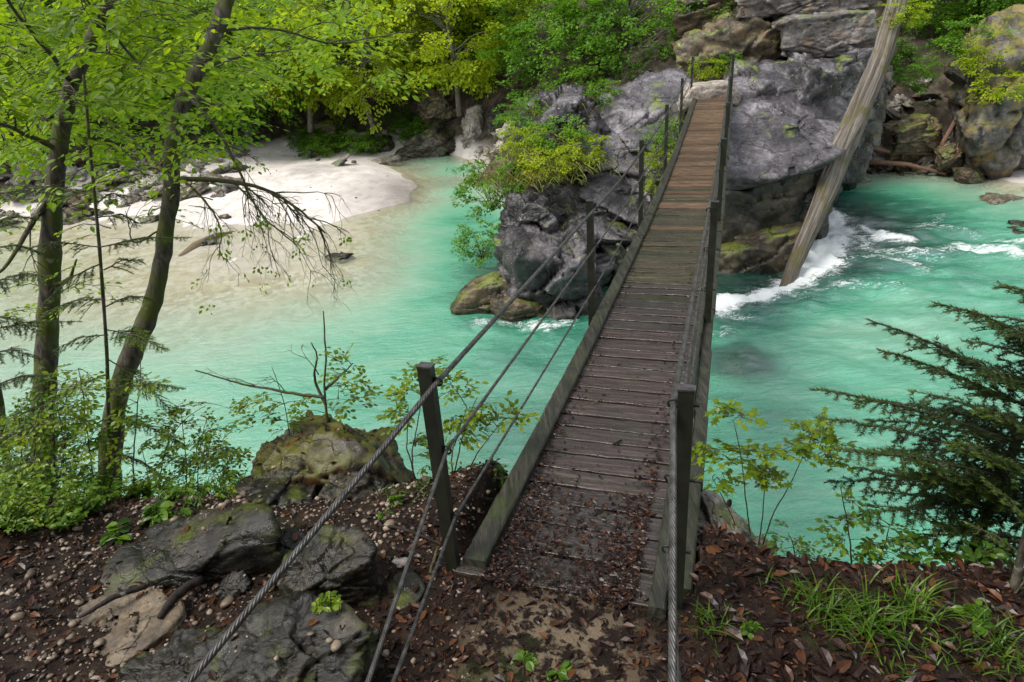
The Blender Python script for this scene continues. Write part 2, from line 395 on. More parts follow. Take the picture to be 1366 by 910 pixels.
def axis_grid(a, b, s0, s1):
    """spacing grows from s0 to s1"""
    out = [a]; t = 0
    while out[-1] < b: out.append(out[-1]+s0+(s1-s0)*min(1, (out[-1]-a)/(b-a)))
    return np.array(out)
def grid_faces(ny, nx):
    i = np.arange(ny-1)[:, None]*nx; j = np.arange(nx-1)[None]
    return np.stack([i+j, i+j+1, i+j+1+nx, i+j+nx], -1).reshape(-1, 4)
ys = axis_grid(3., 85., .12, .7); xs = np.concatenate([-axis_grid(26, 75, .3, 1.5)[::-1], np.arange(-25.8, 26, .2), axis_grid(26, 75, .3, 1.5)])
X, Y = np.meshgrid(xs, ys); Hh = bedf(X.ravel(), Y.ravel())
def terrain_mat():
    t = NT('bank_and_riverbed'); v = t.coord('World')
    sz = t.n('SeparateXYZ'); t.l(t.n('NewGeometry').outputs['Position'], sz.inputs[0]); z = sz.outputs[2]
    geo = t.n('NewGeometry'); sn = t.n('SeparateXYZ'); t.l(geo.outputs['Normal'], sn.inputs[0])
    sand = t.ramp(t.noise(v, 1.5, 6, .6), [(.35, (.52, .475, .435)), (.6, (.66, .61, .57))])
    peb = t.voro(v, 6, 'F1', 'Color'); pb = t.n('RGBToBW'); t.l(peb, pb.inputs[0])
    sand = t.mix(t.math('MULTIPLY', t.ramp(pb.outputs[0], [(.72, 0.), (.85, 1.)]), .3), sand, (.34, .28, .2))
    gold = t.mix(t.ramp(t.noise(v, 5, 6, .7), [(.46, 0.), (.66, 1.)]), (.70, .68, .58), (.46, .40, .24))
    gold = t.mix(t.math('MULTIPLY', t.ramp(pb.outputs[0], [(.3, 1.), (.4, 0.)]), .6), gold, (.3, .25, .17))
    pv = t.n('TexVoronoi'); t.l(v, pv.inputs['Vector']); pv.inputs['Scale'].default_value = 3.2; p3 = t.n('RGBToBW'); t.l(pv.outputs['Color'], p3.inputs[0])
    gold = t.mix(t.math('MULTIPLY', t.ramp(p3.outputs[0], [(.66, 0.), (.72, 1.)]), .6), gold, (.36, .27, .12))
    gold = t.mix(t.math('MULTIPLY', t.ramp(t.noise(v, .9, 4), [(.45, 0.), (.62, 1.)]), .5), gold, (.5, .42, .24))
    wetm = t.math('MULTIPLY', t.ramp(z, [(0., 0.), (.001, 0.)]), 1)
    zz = t.n('MapRange'); t.l(z, zz.inputs[0]); zz.inputs[1].default_value = -.4; zz.inputs[2].default_value = .1
    c = t.mix(t.ramp(zz.outputs[0], [(.6, 1.), (.8, 0.)]), sand, gold)
    soil = t.ramp(t.noise(v, 2.2, 7, .7), [(.3, (.012, .009, .007)), (.5, (.055, .042, .03)), (.72, (.17, .135, .1))])
    soil = t.mix(t.ramp(t.noise(v, .8, 5, .6), [(.56, 0.), (.66, 1.)]), soil, (.025, .05, .008))
    hz = t.n('MapRange'); t.l(t.math('ADD', z, t.math('MULTIPLY', t.noise(v, .9, 4), .5)), hz.inputs[0]); hz.inputs[1].default_value = .75; hz.inputs[2].default_value = 1.15
    vd = t.n('VectorMath', operation='DISTANCE'); t.l(v, vd.inputs[0]); vd.inputs[1].default_value = (3.5, 26, 0)
    isl = t.n('MapRange'); t.l(t.math('ADD', vd.outputs['Value'], t.math('MULTIPLY', z, -2.)), isl.inputs[0]); isl.inputs[1].default_value = 9.6; isl.inputs[2].default_value = 5.5
    zl = t.n('MapRange'); t.l(z, zl.inputs[0]); zl.inputs[1].default_value = -.3; zl.inputs[2].default_value = .0
    c = t.mix(t.math('MULTIPLY', isl.outputs[0], zl.outputs[0]), c, soil)
    c = t.mix(hz.outputs[0], c, soil)
    dz = t.n('MapRange'); t.l(z, dz.inputs[0]); dz.inputs[1].default_value = -.45; dz.inputs[2].default_value = -1.
    c = t.mix(dz.outputs[0], c, (.45, .48, .38))
    b = t.bump(t.noise(v, 5, 8, .75), .5, .06); b = t.bump(t.voro(v, 14), .25, .02, b)
    return t.done(t.prin(c, .8, b, spec=.25))
TER = terrain_mat()
tag(mkmesh('riverbed', np.stack([X.ravel(), Y.ravel(), Hh], 1), grid_faces(len(ys), len(xs)), TER), kind='structure')

# ---- water: polar tessellation, true depth of the bed below stored per vertex
rr = [2.5]
while rr[-1] < 62: rr.append(rr[-1]*1.0062+.004)
rr = np.array(rr); th = np.linspace(R(-62), R(64), 760)
T_, R_ = np.meshgrid(th, rr); wx, wy = (R_*np.sin(T_)).ravel(), (R_*np.cos(T_)).ravel()
bed = bedf(wx, wy)
# white water: streams (pixel polylines turned into river points) with a width
streams = [([(1105,290),(1095,320),(1075,355),(1045,385),(1000,398),(960,405)], .45, 1.), ([(1100,285),(1120,310),(1112,330),(1080,365)], .36, .95), ([(1150,300),(1175,318),(1205,322)], .25, .8), ([(1130,300),(1165,335),(1230,340),(1300,330)], .35, .38), ([(1060,400),(1130,375),(1200,380)], .3, .32), ([(1230,300),(1300,312)], .3, .4),
 ([(1095,350),(1160,345),(1230,355)], .3, .4), ([(640,432),(700,432),(740,440)], .28, .6), ([(700,440),(760,432)], .35, .5), ([(955,450),(965,440)], .2, .5), ([(1290,330),(1340,335),(1366,340)], .5, .7),
 ([(1330,320),(1366,325)], .3, .6), ([(1010,500),(985,470)], .2, .35), ([(1210,310),(1260,290)], .25, .35),([(955,415),(1000,425)],.25,.5)]
def dseg(P, a, b):
    ab = b-a; t = np.clip(((P-a)@ab)/(ab@ab), 0, 1); return np.linalg.norm(P-(a+t[:, None]*ab), axis=1)
P2 = np.stack([wx, wy], 1); foam = np.zeros(len(wx))
wob = np.stack([fbm(p2(wx, wy)*.9, 3, 21), fbm(p2(wx, wy)*.9, 3, 31)], 1)*.22
for pl_, wd, am in streams:
    q = [atz(a, b, 0)[:2] for a, b in pl_]
    d = np.min([dseg(P2+wob, q[i], q[i+1]) for i in range(len(q)-1)], 0)
    foam = np.maximum(foam, am*np.exp(-(d/wd)**2))
# general churn on the right, calm left
qc = atz(1130, 330, 0)[:2]; churn = np.exp(-(np.hypot(wx-qc[0], wy-qc[1])/6.0)**2)
qb = atz(720, 445, 0)[:2]; churn = np.maximum(churn, .6*np.exp(-(np.hypot(wx-qb[0], wy-qb[1])/1.6)**2))
qd = atz(1366, 700, 0)[:2]; near_ch = np.exp(-(np.hypot(wx-qd[0], wy-qd[1])/7.)**2)*.4
sh_ = np.clip(-bed/.5, .05, 1)
wp = p2(wx*.9+wy*.3, wy, np.zeros_like(wx))
amp_ = (.012+.085*churn+.03*near_ch+.10*foam)*sh_
wz = amp_*fbm(wp*1.4, 4, 41, False)*1.0+.10*foam*fbm(wp*4.5, 3, 45, True)*.35+.06*churn*foam
sbx, sby = atz(985, 483, 0)[:2]      # a boulder lies just under the surface here
def water_mat():
    t = NT('turquoise_river_water'); v = t.coord('World')
    dep = t.attr('depth'); fo = t.attr('foam')
    fl = t.coord('World', (.75, 2.0, 1), (0, 0, R(22)))
    big = t.noise(fl, .45, 5, .6, .8)
    d2 = t.math('ADD', dep, t.math('MULTIPLY', t.math('SUBTRACT', big, .5), t.math('MULTIPLY', dep, .9)))
    col = t.ramp(t.math('DIVIDE', d2, 3.), [(0., (.64, .6, .46)), (.07, (.5, .57, .42)), (.24, (.31, .6, .41)), (.37, (.11, .46, .28)), (.52, (.012, .18, .11)), (.70, (.002, .05, .033))])
    # milky silt streaks drawn out along the current
    st = t.ramp(t.noise(fl, 3.2, 6, .65, 1.2), [(.52, 0.), (.72, 1.)])
    col = t.mix(t.math('MULTIPLY', st, .16), col, (.45, .66, .56))
    swirl = t.noise(fl, 1.6, 8, .72, 1.6)  # turbid swirls that also put darker ripple shading into the water colour
    col = t.mix(t.math('MULTIPLY', t.ramp(swirl, [(.38, .8), (.56, 0.)]), t.math('ADD', .25, t.math('MULTIPLY', fo, 2.5)), True), col, t.mix(1, col, (.3, .62, .6), 'MULTIPLY'))
    al = t.math('SUBTRACT', 1., t.math('POWER', 2.718, t.math('MULTIPLY', d2, -1.9)), True)
    al = t.math('MULTIPLY', al, t.math('SUBTRACT', 1., t.math('MULTIPLY', t.attr('clear'), .72)))
    fn = t.math('ADD', t.noise(fl, 4.5, 8, .72, 1.3), t.math('MULTIPLY', t.noise(v, 26, 5, .75), .5))
    fm = t.math('MULTIPLY', fo, 1.15)
    fm = t.math('SUBTRACT', t.math('ADD', fm, t.math('MULTIPLY', t.math('SUBTRACT', fn, .75), 2.4)), .58)
    fm = t.ramp(fm, [(0., 0.), (.45, .9)])
    h = t.math('ADD', t.noise(fl, 2.4, 7, .6, 1.), t.math('MULTIPLY', t.noise(v, 13, 5, .6, .5), .25))
    b = t.bump(h, .4, .09)
    b2 = t.bump(t.noise(fl, 9, 6, .7, 1.5), .35, .03, b)
    df = t.n('BsdfDiffuse'); t.l(t.mix(fm, col, (.82, .86, .85)), df.inputs[0]); t.l(b2, df.inputs['Normal'])
    tr = t.n('BsdfTransparent'); tr.inputs[0].default_value = (.97, .97, .91, 1)
    m1 = t.n('MixShader'); t.l(t.math('MAXIMUM', al, fm), m1.inputs[0]); t.l(tr.outputs[0], m1.inputs[1]); t.l(df.outputs[0], m1.inputs[2])
    gl = t.n('BsdfGlossy'); gl.inputs['Roughness'].default_value = .2; t.l(b2, gl.inputs['Normal'])
    fr = t.n('Fresnel'); fr.inputs[0].default_value = 1.33; t.l(b, fr.inputs['Normal'])
    m2 = t.n('MixShader'); t.l(t.math('MULTIPLY', t.math('MULTIPLY', fr.outputs[0], .38), t.math('SUBTRACT', 1., t.math('MULTIPLY', fm, .8))), m2.inputs[0]); t.l(m1.outputs[0], m2.inputs[1]); t.l(gl.outputs[0], m2.inputs[2])
    return t.done(m2)
wa = mkmesh('river', np.stack([wx, wy, wz], 1), grid_faces(len(rr), len(th))[:, ::-1], water_mat(), attrs={'depth': np.clip(wz-bed, 0, 5), 'foam': foam+.25*churn+.12*near_ch, 'clear': np.exp(-(np.hypot(wx-sbx, (wy-sby))/.75)**4)})
tag(wa, kind='structure')

BX, BY, BZ, BW, BS, BB, BC, BS1 = -1.1116, 2.1725, CZ-2.2942, 1.0206, 3.5199, -.0769, .0043, 3.434
cyw, syw = math.cos(YAW), math.sin(YAW)
# ---- near bank
edge = np.array([(-9, 3.9), (-5, 3.4), (-3.9, 3.25), (-2.9, 3.1), (-2.2, 3.1), (-1.56, 3.12), (-.24, 3.1), (.55, 2.8), (.85, 2.5), (1.15, 2.22), (2.0, 2.1), (4, 2.1), (9, 2.3)])
def nearh(x, y):
    ye = np.interp(x, edge[:, 0], edge[:, 1]); P = p2(x, y)
    d = y-ye+.12*fbm(P*1.3, 3, 61)
    h = 3.88+.10*np.clip(1.9-y, 0, 3)+.02*np.clip(-x-1, 0, 4)
    h = h-np.where(d > 0, .35*np.minimum(d, .35)+2.1*np.maximum(d-.35, 0)+.4*np.clip(d-.1, 0, .25), 0)
    h += .06*fbm(P*.9, 3, 62)+.022*fbm(P*4, 3, 63)+.008*fbm(P*16, 2, 64)
    # trodden path at the end of the deck
    pth = np.exp(-((x-.15)/.6)**4)*np.exp(-np.clip(y-2.3, 0, 9)**2*9)
    h = h*(1-pth)+pth*(3.90+.012*fbm(P*5, 3, 65))
    # kept clear below the deck
    bu = (x*cyw-y*syw)-BX; bs_ = (x*syw+y*cyw)-BY
    under = np.clip((bs_+.02)/.25, 0, 1)*np.clip((bu+.12)/.1, 0, 1)*np.clip((BW+.12-bu)/.1, 0, 1)
    h = h-under*np.maximum(0, h-3.80+.25*bs_)
    return np.maximum(h, -1.2)
gx = np.concatenate([np.arange(-11, -3.5, .08), np.arange(-3.5, 3, .022), np.arange(3, 11, .08)]); gy = np.concatenate([np.arange(-6, .8, .1), np.arange(.8, 4.2, .022), np.arange(4.2, 7.5, .06)])
X, Y = np.meshgrid(gx, gy)
def soil_mat():
    t = NT('wet_forest_soil'); v = t.coord('World')
    c = t.ramp(t.noise(v, 9, 7, .75), [(.32, (.005, .003, .002)), (.5, (.02, .011, .007)), (.7, (.06, .034, .02))])
    # patch of pale sand trodden at the foot of the bridge, grit left of it
    vm = t.n('VectorMath', operation='DISTANCE'); vm.inputs[1].default_value = (.06, 1.87, 3.88); t.l(v, vm.inputs[0])
    pm = t.math('MULTIPLY', t.ramp(vm.outputs['Value'], [(.22, 1.), (.46, 0.)]), t.ramp(t.noise(v, 9, 5, .7), [(.47, 0.), (.53, 1.)]))
    c = t.mix(t.math('MULTIPLY', pm, .75), c, t.mix(t.noise(v, 60, 3), (.13, .095, .06), (.32, .25, .17)))
    c = t.mix(t.ramp(t.noise(v, 2.1, 4), [(.6, 0.), (.7, .6)]), c, (.025, .04, .006))
    b = t.bump(t.noise(v, 22, 6, .75), .9, .03)
    return t.done(t.prin(c, t.ramp(t.noise(v, 7, 4), [(.4, .3), (.6, .7)]), b, spec=.2))
tag(mkmesh('ground', np.stack([X.ravel(), Y.ravel(), nearh(X.ravel(), Y.ravel())], 1), grid_faces(len(gy), len(gx)), soil_mat()), kind='structure')

# ------------------------------------------------------------------ bridge
BX, BY, BZ, BW, BS, BB, BC, BS1 = -1.1116, 2.1725, CZ-2.2942, 1.0206, 3.5199, -.0769, .0043, 3.434
cyw, syw = math.cos(YAW), math.sin(YAW)
def br(u, s, z=0.):
    X_, Y_ = BX+u, BY+s
    return np.array([X_*cyw+Y_*syw, -X_*syw+Y_*cyw, BZ+BB*s+BC*s*s+z])
AXU = np.array([cyw, -syw, 0.])
def frame(s):
    t = br(0, s+.01)-br(0, s-.01); t /= np.linalg.norm(t); return [AXU, t, np.cross(AXU, t)]
def wood_mat(name, a, b, c, wet, green=.2, spec=.5, axis=(1, 1, 1)):
    t = NT(name); v = t.coord('Object', (2.2, 26, 26)); w_ = t.coord('World')
    oi = t.n('ObjectInfo').outputs['Random']
    off = t.n('VectorMath', operation='ADD'); t.l(v, off.inputs[0]); cmb = t.n('CombineXYZ'); t.l(t.math('MULTIPLY', oi, 60.), cmb.inputs[0]); t.l(t.math('MULTIPLY', oi, 37.), cmb.inputs[1]); t.l(cmb.outputs[0], off.inputs[1])
    g = t.noise(off.outputs[0], 1.6, 7, .68, .35)
    col = t.ramp(g, [(.3, a), (.52, b), (.72, c)])
    col = t.mix(t.ramp(oi, [(.2, 0.), (1., .8)]), col, t.mix(1, col, (.3, .32, .28), 'MULTIPLY'))
    blot = t.noise(w_, 7, 6, .7, .4)
    col = t.mix(t.math('MULTIPLY', t.ramp(blot, [(.45, 0.), (.6, 1.)]), green), col, (.035, .042, .012))
    col = t.mix(t.ramp(t.noise(w_, 34, 4, .7), [(.6, 0.), (.72, .75)]), col, tuple(x*.25 for x in a))
    rg = t.ramp(t.noise(off.outputs[0], 1.1, 6, .7), [(.42, max(.07, wet-.1)), (.58, wet+.38)])
    bb = t.bump(g, .8, .012); bb = t.bump(blot, .3, .01, bb)
    return t.done(t.prin(col, rg, bb, spec=spec))
W_WET = wood_mat('wet_dark_plank', (.010, .006, .005), (.045, .026, .022), (.14, .095, .09), .12, .25, .9)
W_MID = wood_mat('damp_mossy_plank', (.016, .011, .006), (.058, .042, .024), (.15, .115, .075), .2, .75, .5)
W_DRY = wood_mat('weathered_brown_plank', (.03, .018, .011), (.14, .08, .045), (.3, .19, .115), .38, .35, .35)
def kerb_mat():
    t = NT('weathered_kerb_timber'); v = t.coord('World', (8, 8, 8)); w_ = t.coord('World')
    g = t.noise(t.coord('Object', (30, 1.6, 30)), 1.5, 7, .7, .3)
    col = t.ramp(g, [(.3, (.007, .007, .005)), (.5, (.025, .024, .016)), (.72, (.065, .06, .044))])
    col = t.mix(t.ramp(t.noise(w_, 6, 5, .7), [(.5, 0.), (.64, .6)]), col, (.04, .055, .012))
    return t.done(t.prin(col, t.ramp(g, [(.4, .3), (.6, .65)]), t.bump(g, .8, .01), spec=.5))
KERB = kerb_mat()
def steel_mat():
    t = NT('olive_painted_steel'); v = t.coord('World')
    c = t.ramp(t.noise(v, 9, 5, .7), [(.35, (.010, .011, .007)), (.6, (.02, .022, .014)), (.75, (.04, .034, .02))])
    return t.done(t.prin(c, .42, t.bump(t.noise(v, 60, 3), .15, .003), spec=.5))
STEEL = steel_mat()
def rope_mat():
    t = NT('galvanised_wire_rope'); v = t.coord('World')
    return t.done(t.prin(t.ramp(t.noise(v, 30, 4), [(.35, (.035, .033, .03)), (.65, (.11, .105, .1))]), .42, metal=.4))
ROPE = rope_mat()
bridge = empty('suspension_footbridge', br(BW/2, 0))
tag(bridge, 'narrow wet wooden footbridge with steel posts and wire rope railings over the turquoise river', 'footbridge')
BO = br(BW/2, 0)
g = rng(5); s = -.06; k = 0
while s < 17.55 and k < 100:
    wd = g.uniform(.15, .215) if s > .3 else .23
    if s > 8: wd = g.uniform(.165, .2)
    mt = W_WET if s+g.normal()*.5 < 4.2 else (W_MID if s+g.normal()*.9 < 8.0 else W_DRY)
    A = frame(s+wd/2); c = br(BW/2, s+wd/2, -.02)+g.normal(size=3)*[0, 0, .003]
    bm_ = bmesh.new(); nx = 14
    L_ = BW/2-.03
    # plank as a bevelled slab with slightly worn, wavy long edges
    hw = wd/2-.0085; th_ = .02; V = []; xsn = np.linspace(-L_, L_, nx)
    prof = [(-hw, -th_), (hw, -th_), (hw, th_-.003), (hw-.003, th_), (0, th_-.001), (-hw+.003, th_), (-hw, th_-.003)]
    wv_ = g.normal(size=(nx, 2))*.002; dip = g.normal(size=nx)*.0012; sk = g.normal()*.004
    for i, x_ in enumerate(xsn):
        for (py_, pz_) in prof: V.append((x_, py_+(wv_[i, 0] if py_ > 0 else wv_[i, 1])+sk*x_, pz_+(dip[i] if pz_ > 0 else 0)))
    n_ = len(prof); Q = []; T = []
    for i in range(nx-1):
        for j in range(n_): Q.append([i*n_+j, i*n_+(j+1) % n_, (i+1)*n_+(j+1) % n_, (i+1)*n_+j])
    for j in range(1, n_-1): T.append([0, j+1, j]); T.append([(nx-1)*n_, (nx-1)*n_+j, (nx-1)*n_+j+1])
    o = mkmesh('plank', V, [np.array(Q)[:, ::-1], np.array(T)[:, ::-1]], mt, bridge, smooth=False)
    M_ = Matrix(((A[0][0], A[1][0], A[2][0], 0), (A[0][1], A[1][1], A[2][1], 0), (A[0][2], A[1][2], A[2][2], 0), (0, 0, 0, 1)))
    ta, tb_ = g.normal()*.022, g.normal()*.006
    q_ = c-BO
    o.matrix_local = Matrix.Translation(q_)@M_@Matrix.Rotation(ta, 4, 'X')@Matrix.Rotation(tb_, 4, 'Y')
    s += wd; k += 1; bm_.free()
def along(u0, u1, z0, z1, sa, sb, name, mat, seg=1., gap=.004, jit=.0):
    """run of timbers laid along the bridge edge: ONE part per run"""
    mb = MB(); s_ = sa
    while s_ < sb-.01:
        e = min(sb, s_+seg*g.uniform(.85, 1.15)); n2 = max(2, int((e-s_)/.25)+1); ss = np.linspace(s_, e-gap, n2); j1 = g.normal()*jit
        V = []
        for q in ss:
            F_ = frame(q)
            for (uu, zz) in ((u0, z0), (u1, z0), (u1, z1-.008), (u1-.008 if u1 > u0 else u1+.008, z1), (u0+.008, z1), (u0, z1-.008)):
                V.append(br(uu+j1, q)+F_[2]*zz+[0, 0, j1*.5])
        n3 = 6; Q = [[i*n3+j, (i+1)*n3+j, (i+1)*n3+(j+1) % n3, i*n3+(j+1) % n3] for i in range(n2-1) for j in range(n3)]
        b0 = (n2-1)*n3
        mb.add(V, Q+[[0, 1, 2, 3], [0, 3, 4, 5], [b0, b0+3, b0+2, b0+1], [b0, b0+5, b0+4, b0+3]]); s_ = e
    o = mb.build(name, mat, bridge, smooth=False, origin=BO); o.location = (0, 0, 0); return o
along(.05, .16, -.03, .045, .0, 17.5, 'kerb_beam', KERB, 3.4, jit=.002)
along(BW-.105, BW-.032, -.03, .05, -.1, 17.5, 'kerb_beam', KERB, 3.4, jit=.002)
along(BW-.028, BW+.06, -.07, -.005, .1, 17.5, 'edge_board', KERB, .9, .012, .004)
along(.14, .24, -.24, -.045, .9, 17.5, 'girder', STEEL, 3.5)
along(BW-.24, BW-.14, -.24, -.045, .9, 17.5, 'girder', STEEL, 3.5)
PS = [0]+[BS1+i*BS for i in range(5)]
POST_H = 1.05; CH = [.985, .65, .29]; tops = {}
for side in (0, 1):
    for i, s_ in enumerate(PS):
        b0 = br(side*BW, s_); F_ = frame(s_); low = -.35 if i else -.6
        mb = MB(); w1, d1 = .058, .046
        # open channel section: web + two flanges
        for (cu, cv, su, sv) in ((0, -.019, w1, .008), (-w1/2+.004, .003, .008, d1-.010), (w1/2-.004, .003, .008, d1-.010)):
            mb.box(b0+AXU*cu+F_[1]*cv+[0, 0, (POST_H+low)/2], (su, sv, POST_H-low), [F_[0], F_[1], [0, 0, 1]])
        mb.box(b0+AXU*0+F_[1]*.002+[0, 0, (POST_H+low)/2], (w1-.02, d1-.016, POST_H-low-.004), [F_[0], F_[1], [0, 0, 1]])
        po = mb.build('post', STEEL, bridge, smooth=False, origin=BO); po.location = (0, 0, 0)
        mb = MB(); mb.box(b0+[0, 0, POST_H+.004], (w1+.006, d1+.006, .008), [F_[0], F_[1], [0, 0, 1]])
        cp_ = mb.build('cap', ROPE, po, smooth=False, origin=BO); cp_.location = (0, 0, 0)
        sg = 1 if side == 0 else -1
        for h_ in CH:
            mb = MB()
            c = b0+AXU*sg*(w1/2+.016)+[0, 0, h_]
            an = np.linspace(0, 2*math.pi, 13)
            ring = np.array([c+(AXU*math.cos(a)+np.array([0, 0, 1])*math.sin(a))*.019 for a in an])
            mb.tube(ring, .005, 6)
            mb.tube([c-AXU*sg*.014, c-AXU*sg*(w1+.035)], .006, 6)
            cl = mb.build('clamp', STEEL, po, origin=BO); cl.location = (0, 0, 0)
        tops[(side, i)] = b0+AXU*sg*(w1/2+.016)
def pt_on(px, py, depth): r = ray(px, py); return np.array([0, 0, CZ])+r*depth
ANCH = {(0, 0): pt_on(250, 912, 1.93), (0, 1): pt_on(490, 912, 1.98), (0, 2): pt_on(524, 912, 2.0), (1, 0): pt_on(897, 912, 1.72), (1, 1): pt_on(903, 912, 1.8), (1, 2): pt_on(906, 912, 1.85)}
def rope_path(pts, step):
    pts = np.array(pts); out = [pts[0]]
    for a, b in zip(pts[:-1], pts[1:]):
        n_ = max(2, int(np.linalg.norm(b-a)/step)); out += [a+(b-a)*t for t in np.linspace(0, 1, n_+1)[1:]]
    return np.array(out)
for side in (0, 1):
    for ci, h_ in enumerate(CH):
        rad = [.012, .0085, .0075][ci]
        K = [tops[(side, i)]+[0, 0, h_] for i in range(6)]
        a = ANCH[(side, ci)]; d = (a-K[0]); far = a+d*1.2
        far[2] = max(far[2], 3.6)
        mb = MB(); pts = [far, a]+K[:2]
        # near lengths: six laid strands
        P = rope_path(pts, .012); t = norm(np.gradient(P, axis=0)); u = norm(np.cross(t, [0, 0, 1.])); v = np.cross(u, t)
        arc = np.concatenate([[0], np.cumsum(np.linalg.norm(np.diff(P, axis=0), axis=1))])
        for st in range(6):
            ph = arc*2*math.pi/(rad*9)+st*math.pi/3
            mb.tube(P+(u*np.cos(ph)[:, None]+v*np.sin(ph)[:, None])*rad*.62, rad*.42, 5, a=.5)
        mb.tube(P, rad*.6, 5, a=.1)
        # far lengths sag a little between posts
        Q = []
        for i in range(1, 5):
            for q in np.linspace(0, 1, 9)[(0 if i == 1 else 1):]: Q.append(K[i]+(K[i+1]-K[i])*q-np.array([0, 0, .03*4*q*(1-q)]))
        mb.tube(Q, rad*.95, 7, a=.5)
        ro = mb.build('handrail_cable' if ci == 0 else 'side_cable', ROPE, bridge, origin=BO); ro.location = (0, 0, 0)
# sandy stone landing at the far end
e0 = br(0, 17.5); 
rock_px('landing_slab', 'pale sandy stone landing at the far end of the footbridge', [(915,130),(925,112),(975,108),(990,125),(985,136),(905,140)], 19.6, 1.6, 3, STONE, .02, 2, 5, .95, .9, down=.4)
# ------------------------------------------------------------------ boulders in the river
RG = 'boulders of the rock island under the far end of the footbridge'
def RK(label, poly, Y, th, seed, mat=ROCK, **k):
    k.setdefault('blocks', .5)
    return rock_px('boulder', label, poly, Y, th, seed, mat, group=RG, cat='boulder', **k)
def RP(label, pts, seed, mat, amp=.05, blocks=.4, cuts=4, **k):
    P = np.array([aty(*q) for q in pts]); o = rock_from_points('boulder', P, seed, mat, amp, cuts, 6, 90, cutmin=.88, blocks=blocks, **k)
    return tag(o, label, 'boulder', RG)
RP('tall slanting grey boulder with a smooth streaked face just left of the far bridge end', [(770,165,20.5),(800,128,20.8),(855,95,21.),(905,82,21.),(930,92,20.8),(776,228,18.2),(830,232,17.8),(888,240,17.6),(934,195,18.4),(800,262,20.),(905,262,20.),(770,230,20.5),(935,230,20.5)], 11, ROCKL, .05, .42)
RK('knobbly lichen-spotted boulder at the top left of the rock island, above the grass', [(690,165),(720,135),(755,120),(800,128),(815,170),(795,240),(690,240)], 19.6, 3.0, 12, ROCK, amp=.09, lean=.3, down=2.5)
RP('broad slab below the slanting boulder, its face pitted and dark, beside the bridge posts', [(800,205,19.3),(895,200,19.3),(915,225,18.5),(770,262,17.),(850,300,16.5),(900,290,16.8),(800,290,18.8),(900,330,18.8),(772,275,18.5)], 13, ROCK, .055, .5)
RP('flat-topped purple-grey block in the middle of the island front', [(715,238,18.4),(795,243,18.4),(875,278,18.),(686,288,16.5),(780,312,15.9),(866,326,16.2),(695,310,17.),(790,345,17.2),(860,350,17.4),(690,265,18.)], 14, ROCK, .055, .5)
RK('small rounded block at the left end of the island front above the hanging shrub', [(672,262),(690,248),(735,262),(765,300),(750,318),(690,310),(668,295)], 16.6, 1.8, 15, ROCK, amp=.07, down=1.0)
RK('big round dark boulder at the left waterline of the rock island', [(663,325),(680,303),(725,298),(790,315),(815,350),(800,425),(760,440),(700,405),(668,380)], 15.6, 3.2, 16, ROCK, amp=.07, down=1.6)
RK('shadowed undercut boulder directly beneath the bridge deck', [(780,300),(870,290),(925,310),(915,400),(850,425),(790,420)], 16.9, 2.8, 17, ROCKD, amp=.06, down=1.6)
RK('low brown water-worn ledge reaching left out of the island into the river', [(600,408),(618,385),(655,365),(690,372),(700,410),(672,424),(630,415)], 15.2, 1.5, 18, ROCKB, amp=.03, down=.8, fs=.9, cutmin=.85)
RK('small mossy brown rock at the foot of the big round dark boulder', [(650,395),(690,385),(745,405),(762,432),(700,432),(655,425)], 14.6, 1.2, 19, ROCKB, amp=.05, down=.7)
RP('huge pale purple boulder with a broad smooth top just right of the far bridge end', [(975,100,20.6),(1015,82,20.8),(1062,96,20.8),(1120,125,20.),(1148,150,19.2),(1136,190,17.2),(1092,216,16.4),(1030,236,16.),(962,250,16.2),(950,150,18.6),(970,285,19.5),(1110,245,19.5),(950,270,18.5)], 20, ROCKL, .05, .4)
RK('knobbly ridge of rock behind the huge pale purple boulder', [(965,115),(990,88),(1040,90),(1110,110),(1140,150),(1130,200),(980,200)], 20.6, 3.0, 21, ROCK, amp=.1, down=2)
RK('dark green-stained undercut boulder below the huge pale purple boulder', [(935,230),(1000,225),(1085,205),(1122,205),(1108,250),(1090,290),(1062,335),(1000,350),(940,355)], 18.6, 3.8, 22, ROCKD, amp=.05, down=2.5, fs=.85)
RK('brown wedge of rock touching the white water at the foot of the leaning log', [(945,325),(1010,320),(1080,285),(1078,320),(1056,358),(1045,378),(1005,372),(950,352)], 17.0, 2.2, 23, ROCKB, amp=.045, down=1.6, fs=.8)
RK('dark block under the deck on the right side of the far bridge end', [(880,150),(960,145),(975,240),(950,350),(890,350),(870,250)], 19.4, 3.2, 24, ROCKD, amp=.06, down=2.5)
tag(rock_px('boulder', '', [(955,455),(985,445),(1008,470),(1015,505),(990,520),(955,515),(940,480)], 10.9, 1.6, 25, ROCKB, .05), 'submerged round boulder seen dark through the green water right of the deck', 'boulder', RG)
bpy.context.scene.collection.objects[-1].location = (sbx, sby+.1, -.75)
RP('thin overhanging slab jutting left above the round dark boulder', [(680,290,17.5),(800,290,17.5),(668,300,15.9),(720,312,15.6),(855,322,15.8),(700,325,16.4),(850,345,16.6)], 26, ROCK, .05, .5)
RK('tilted slab wedged between the slanting boulder and the bridge railing', [(860,235),(885,215),(905,235),(900,290),(870,300)], 17.4, 1.6, 27, ROCK, amp=.05, down=.5)
RK('jagged crest of rock on the left skyline of the island', [(720,150),(745,122),(775,118),(800,130),(790,160),(740,168)], 20.6, 1.6, 28, ROCK, amp=.08, down=1)
RK('dark stone poking out of the island grass above the shrub', [(668,215),(690,205),(705,225),(700,262),(672,258)], 18.2, 1.2, 29, ROCK, amp=.06, down=.6)
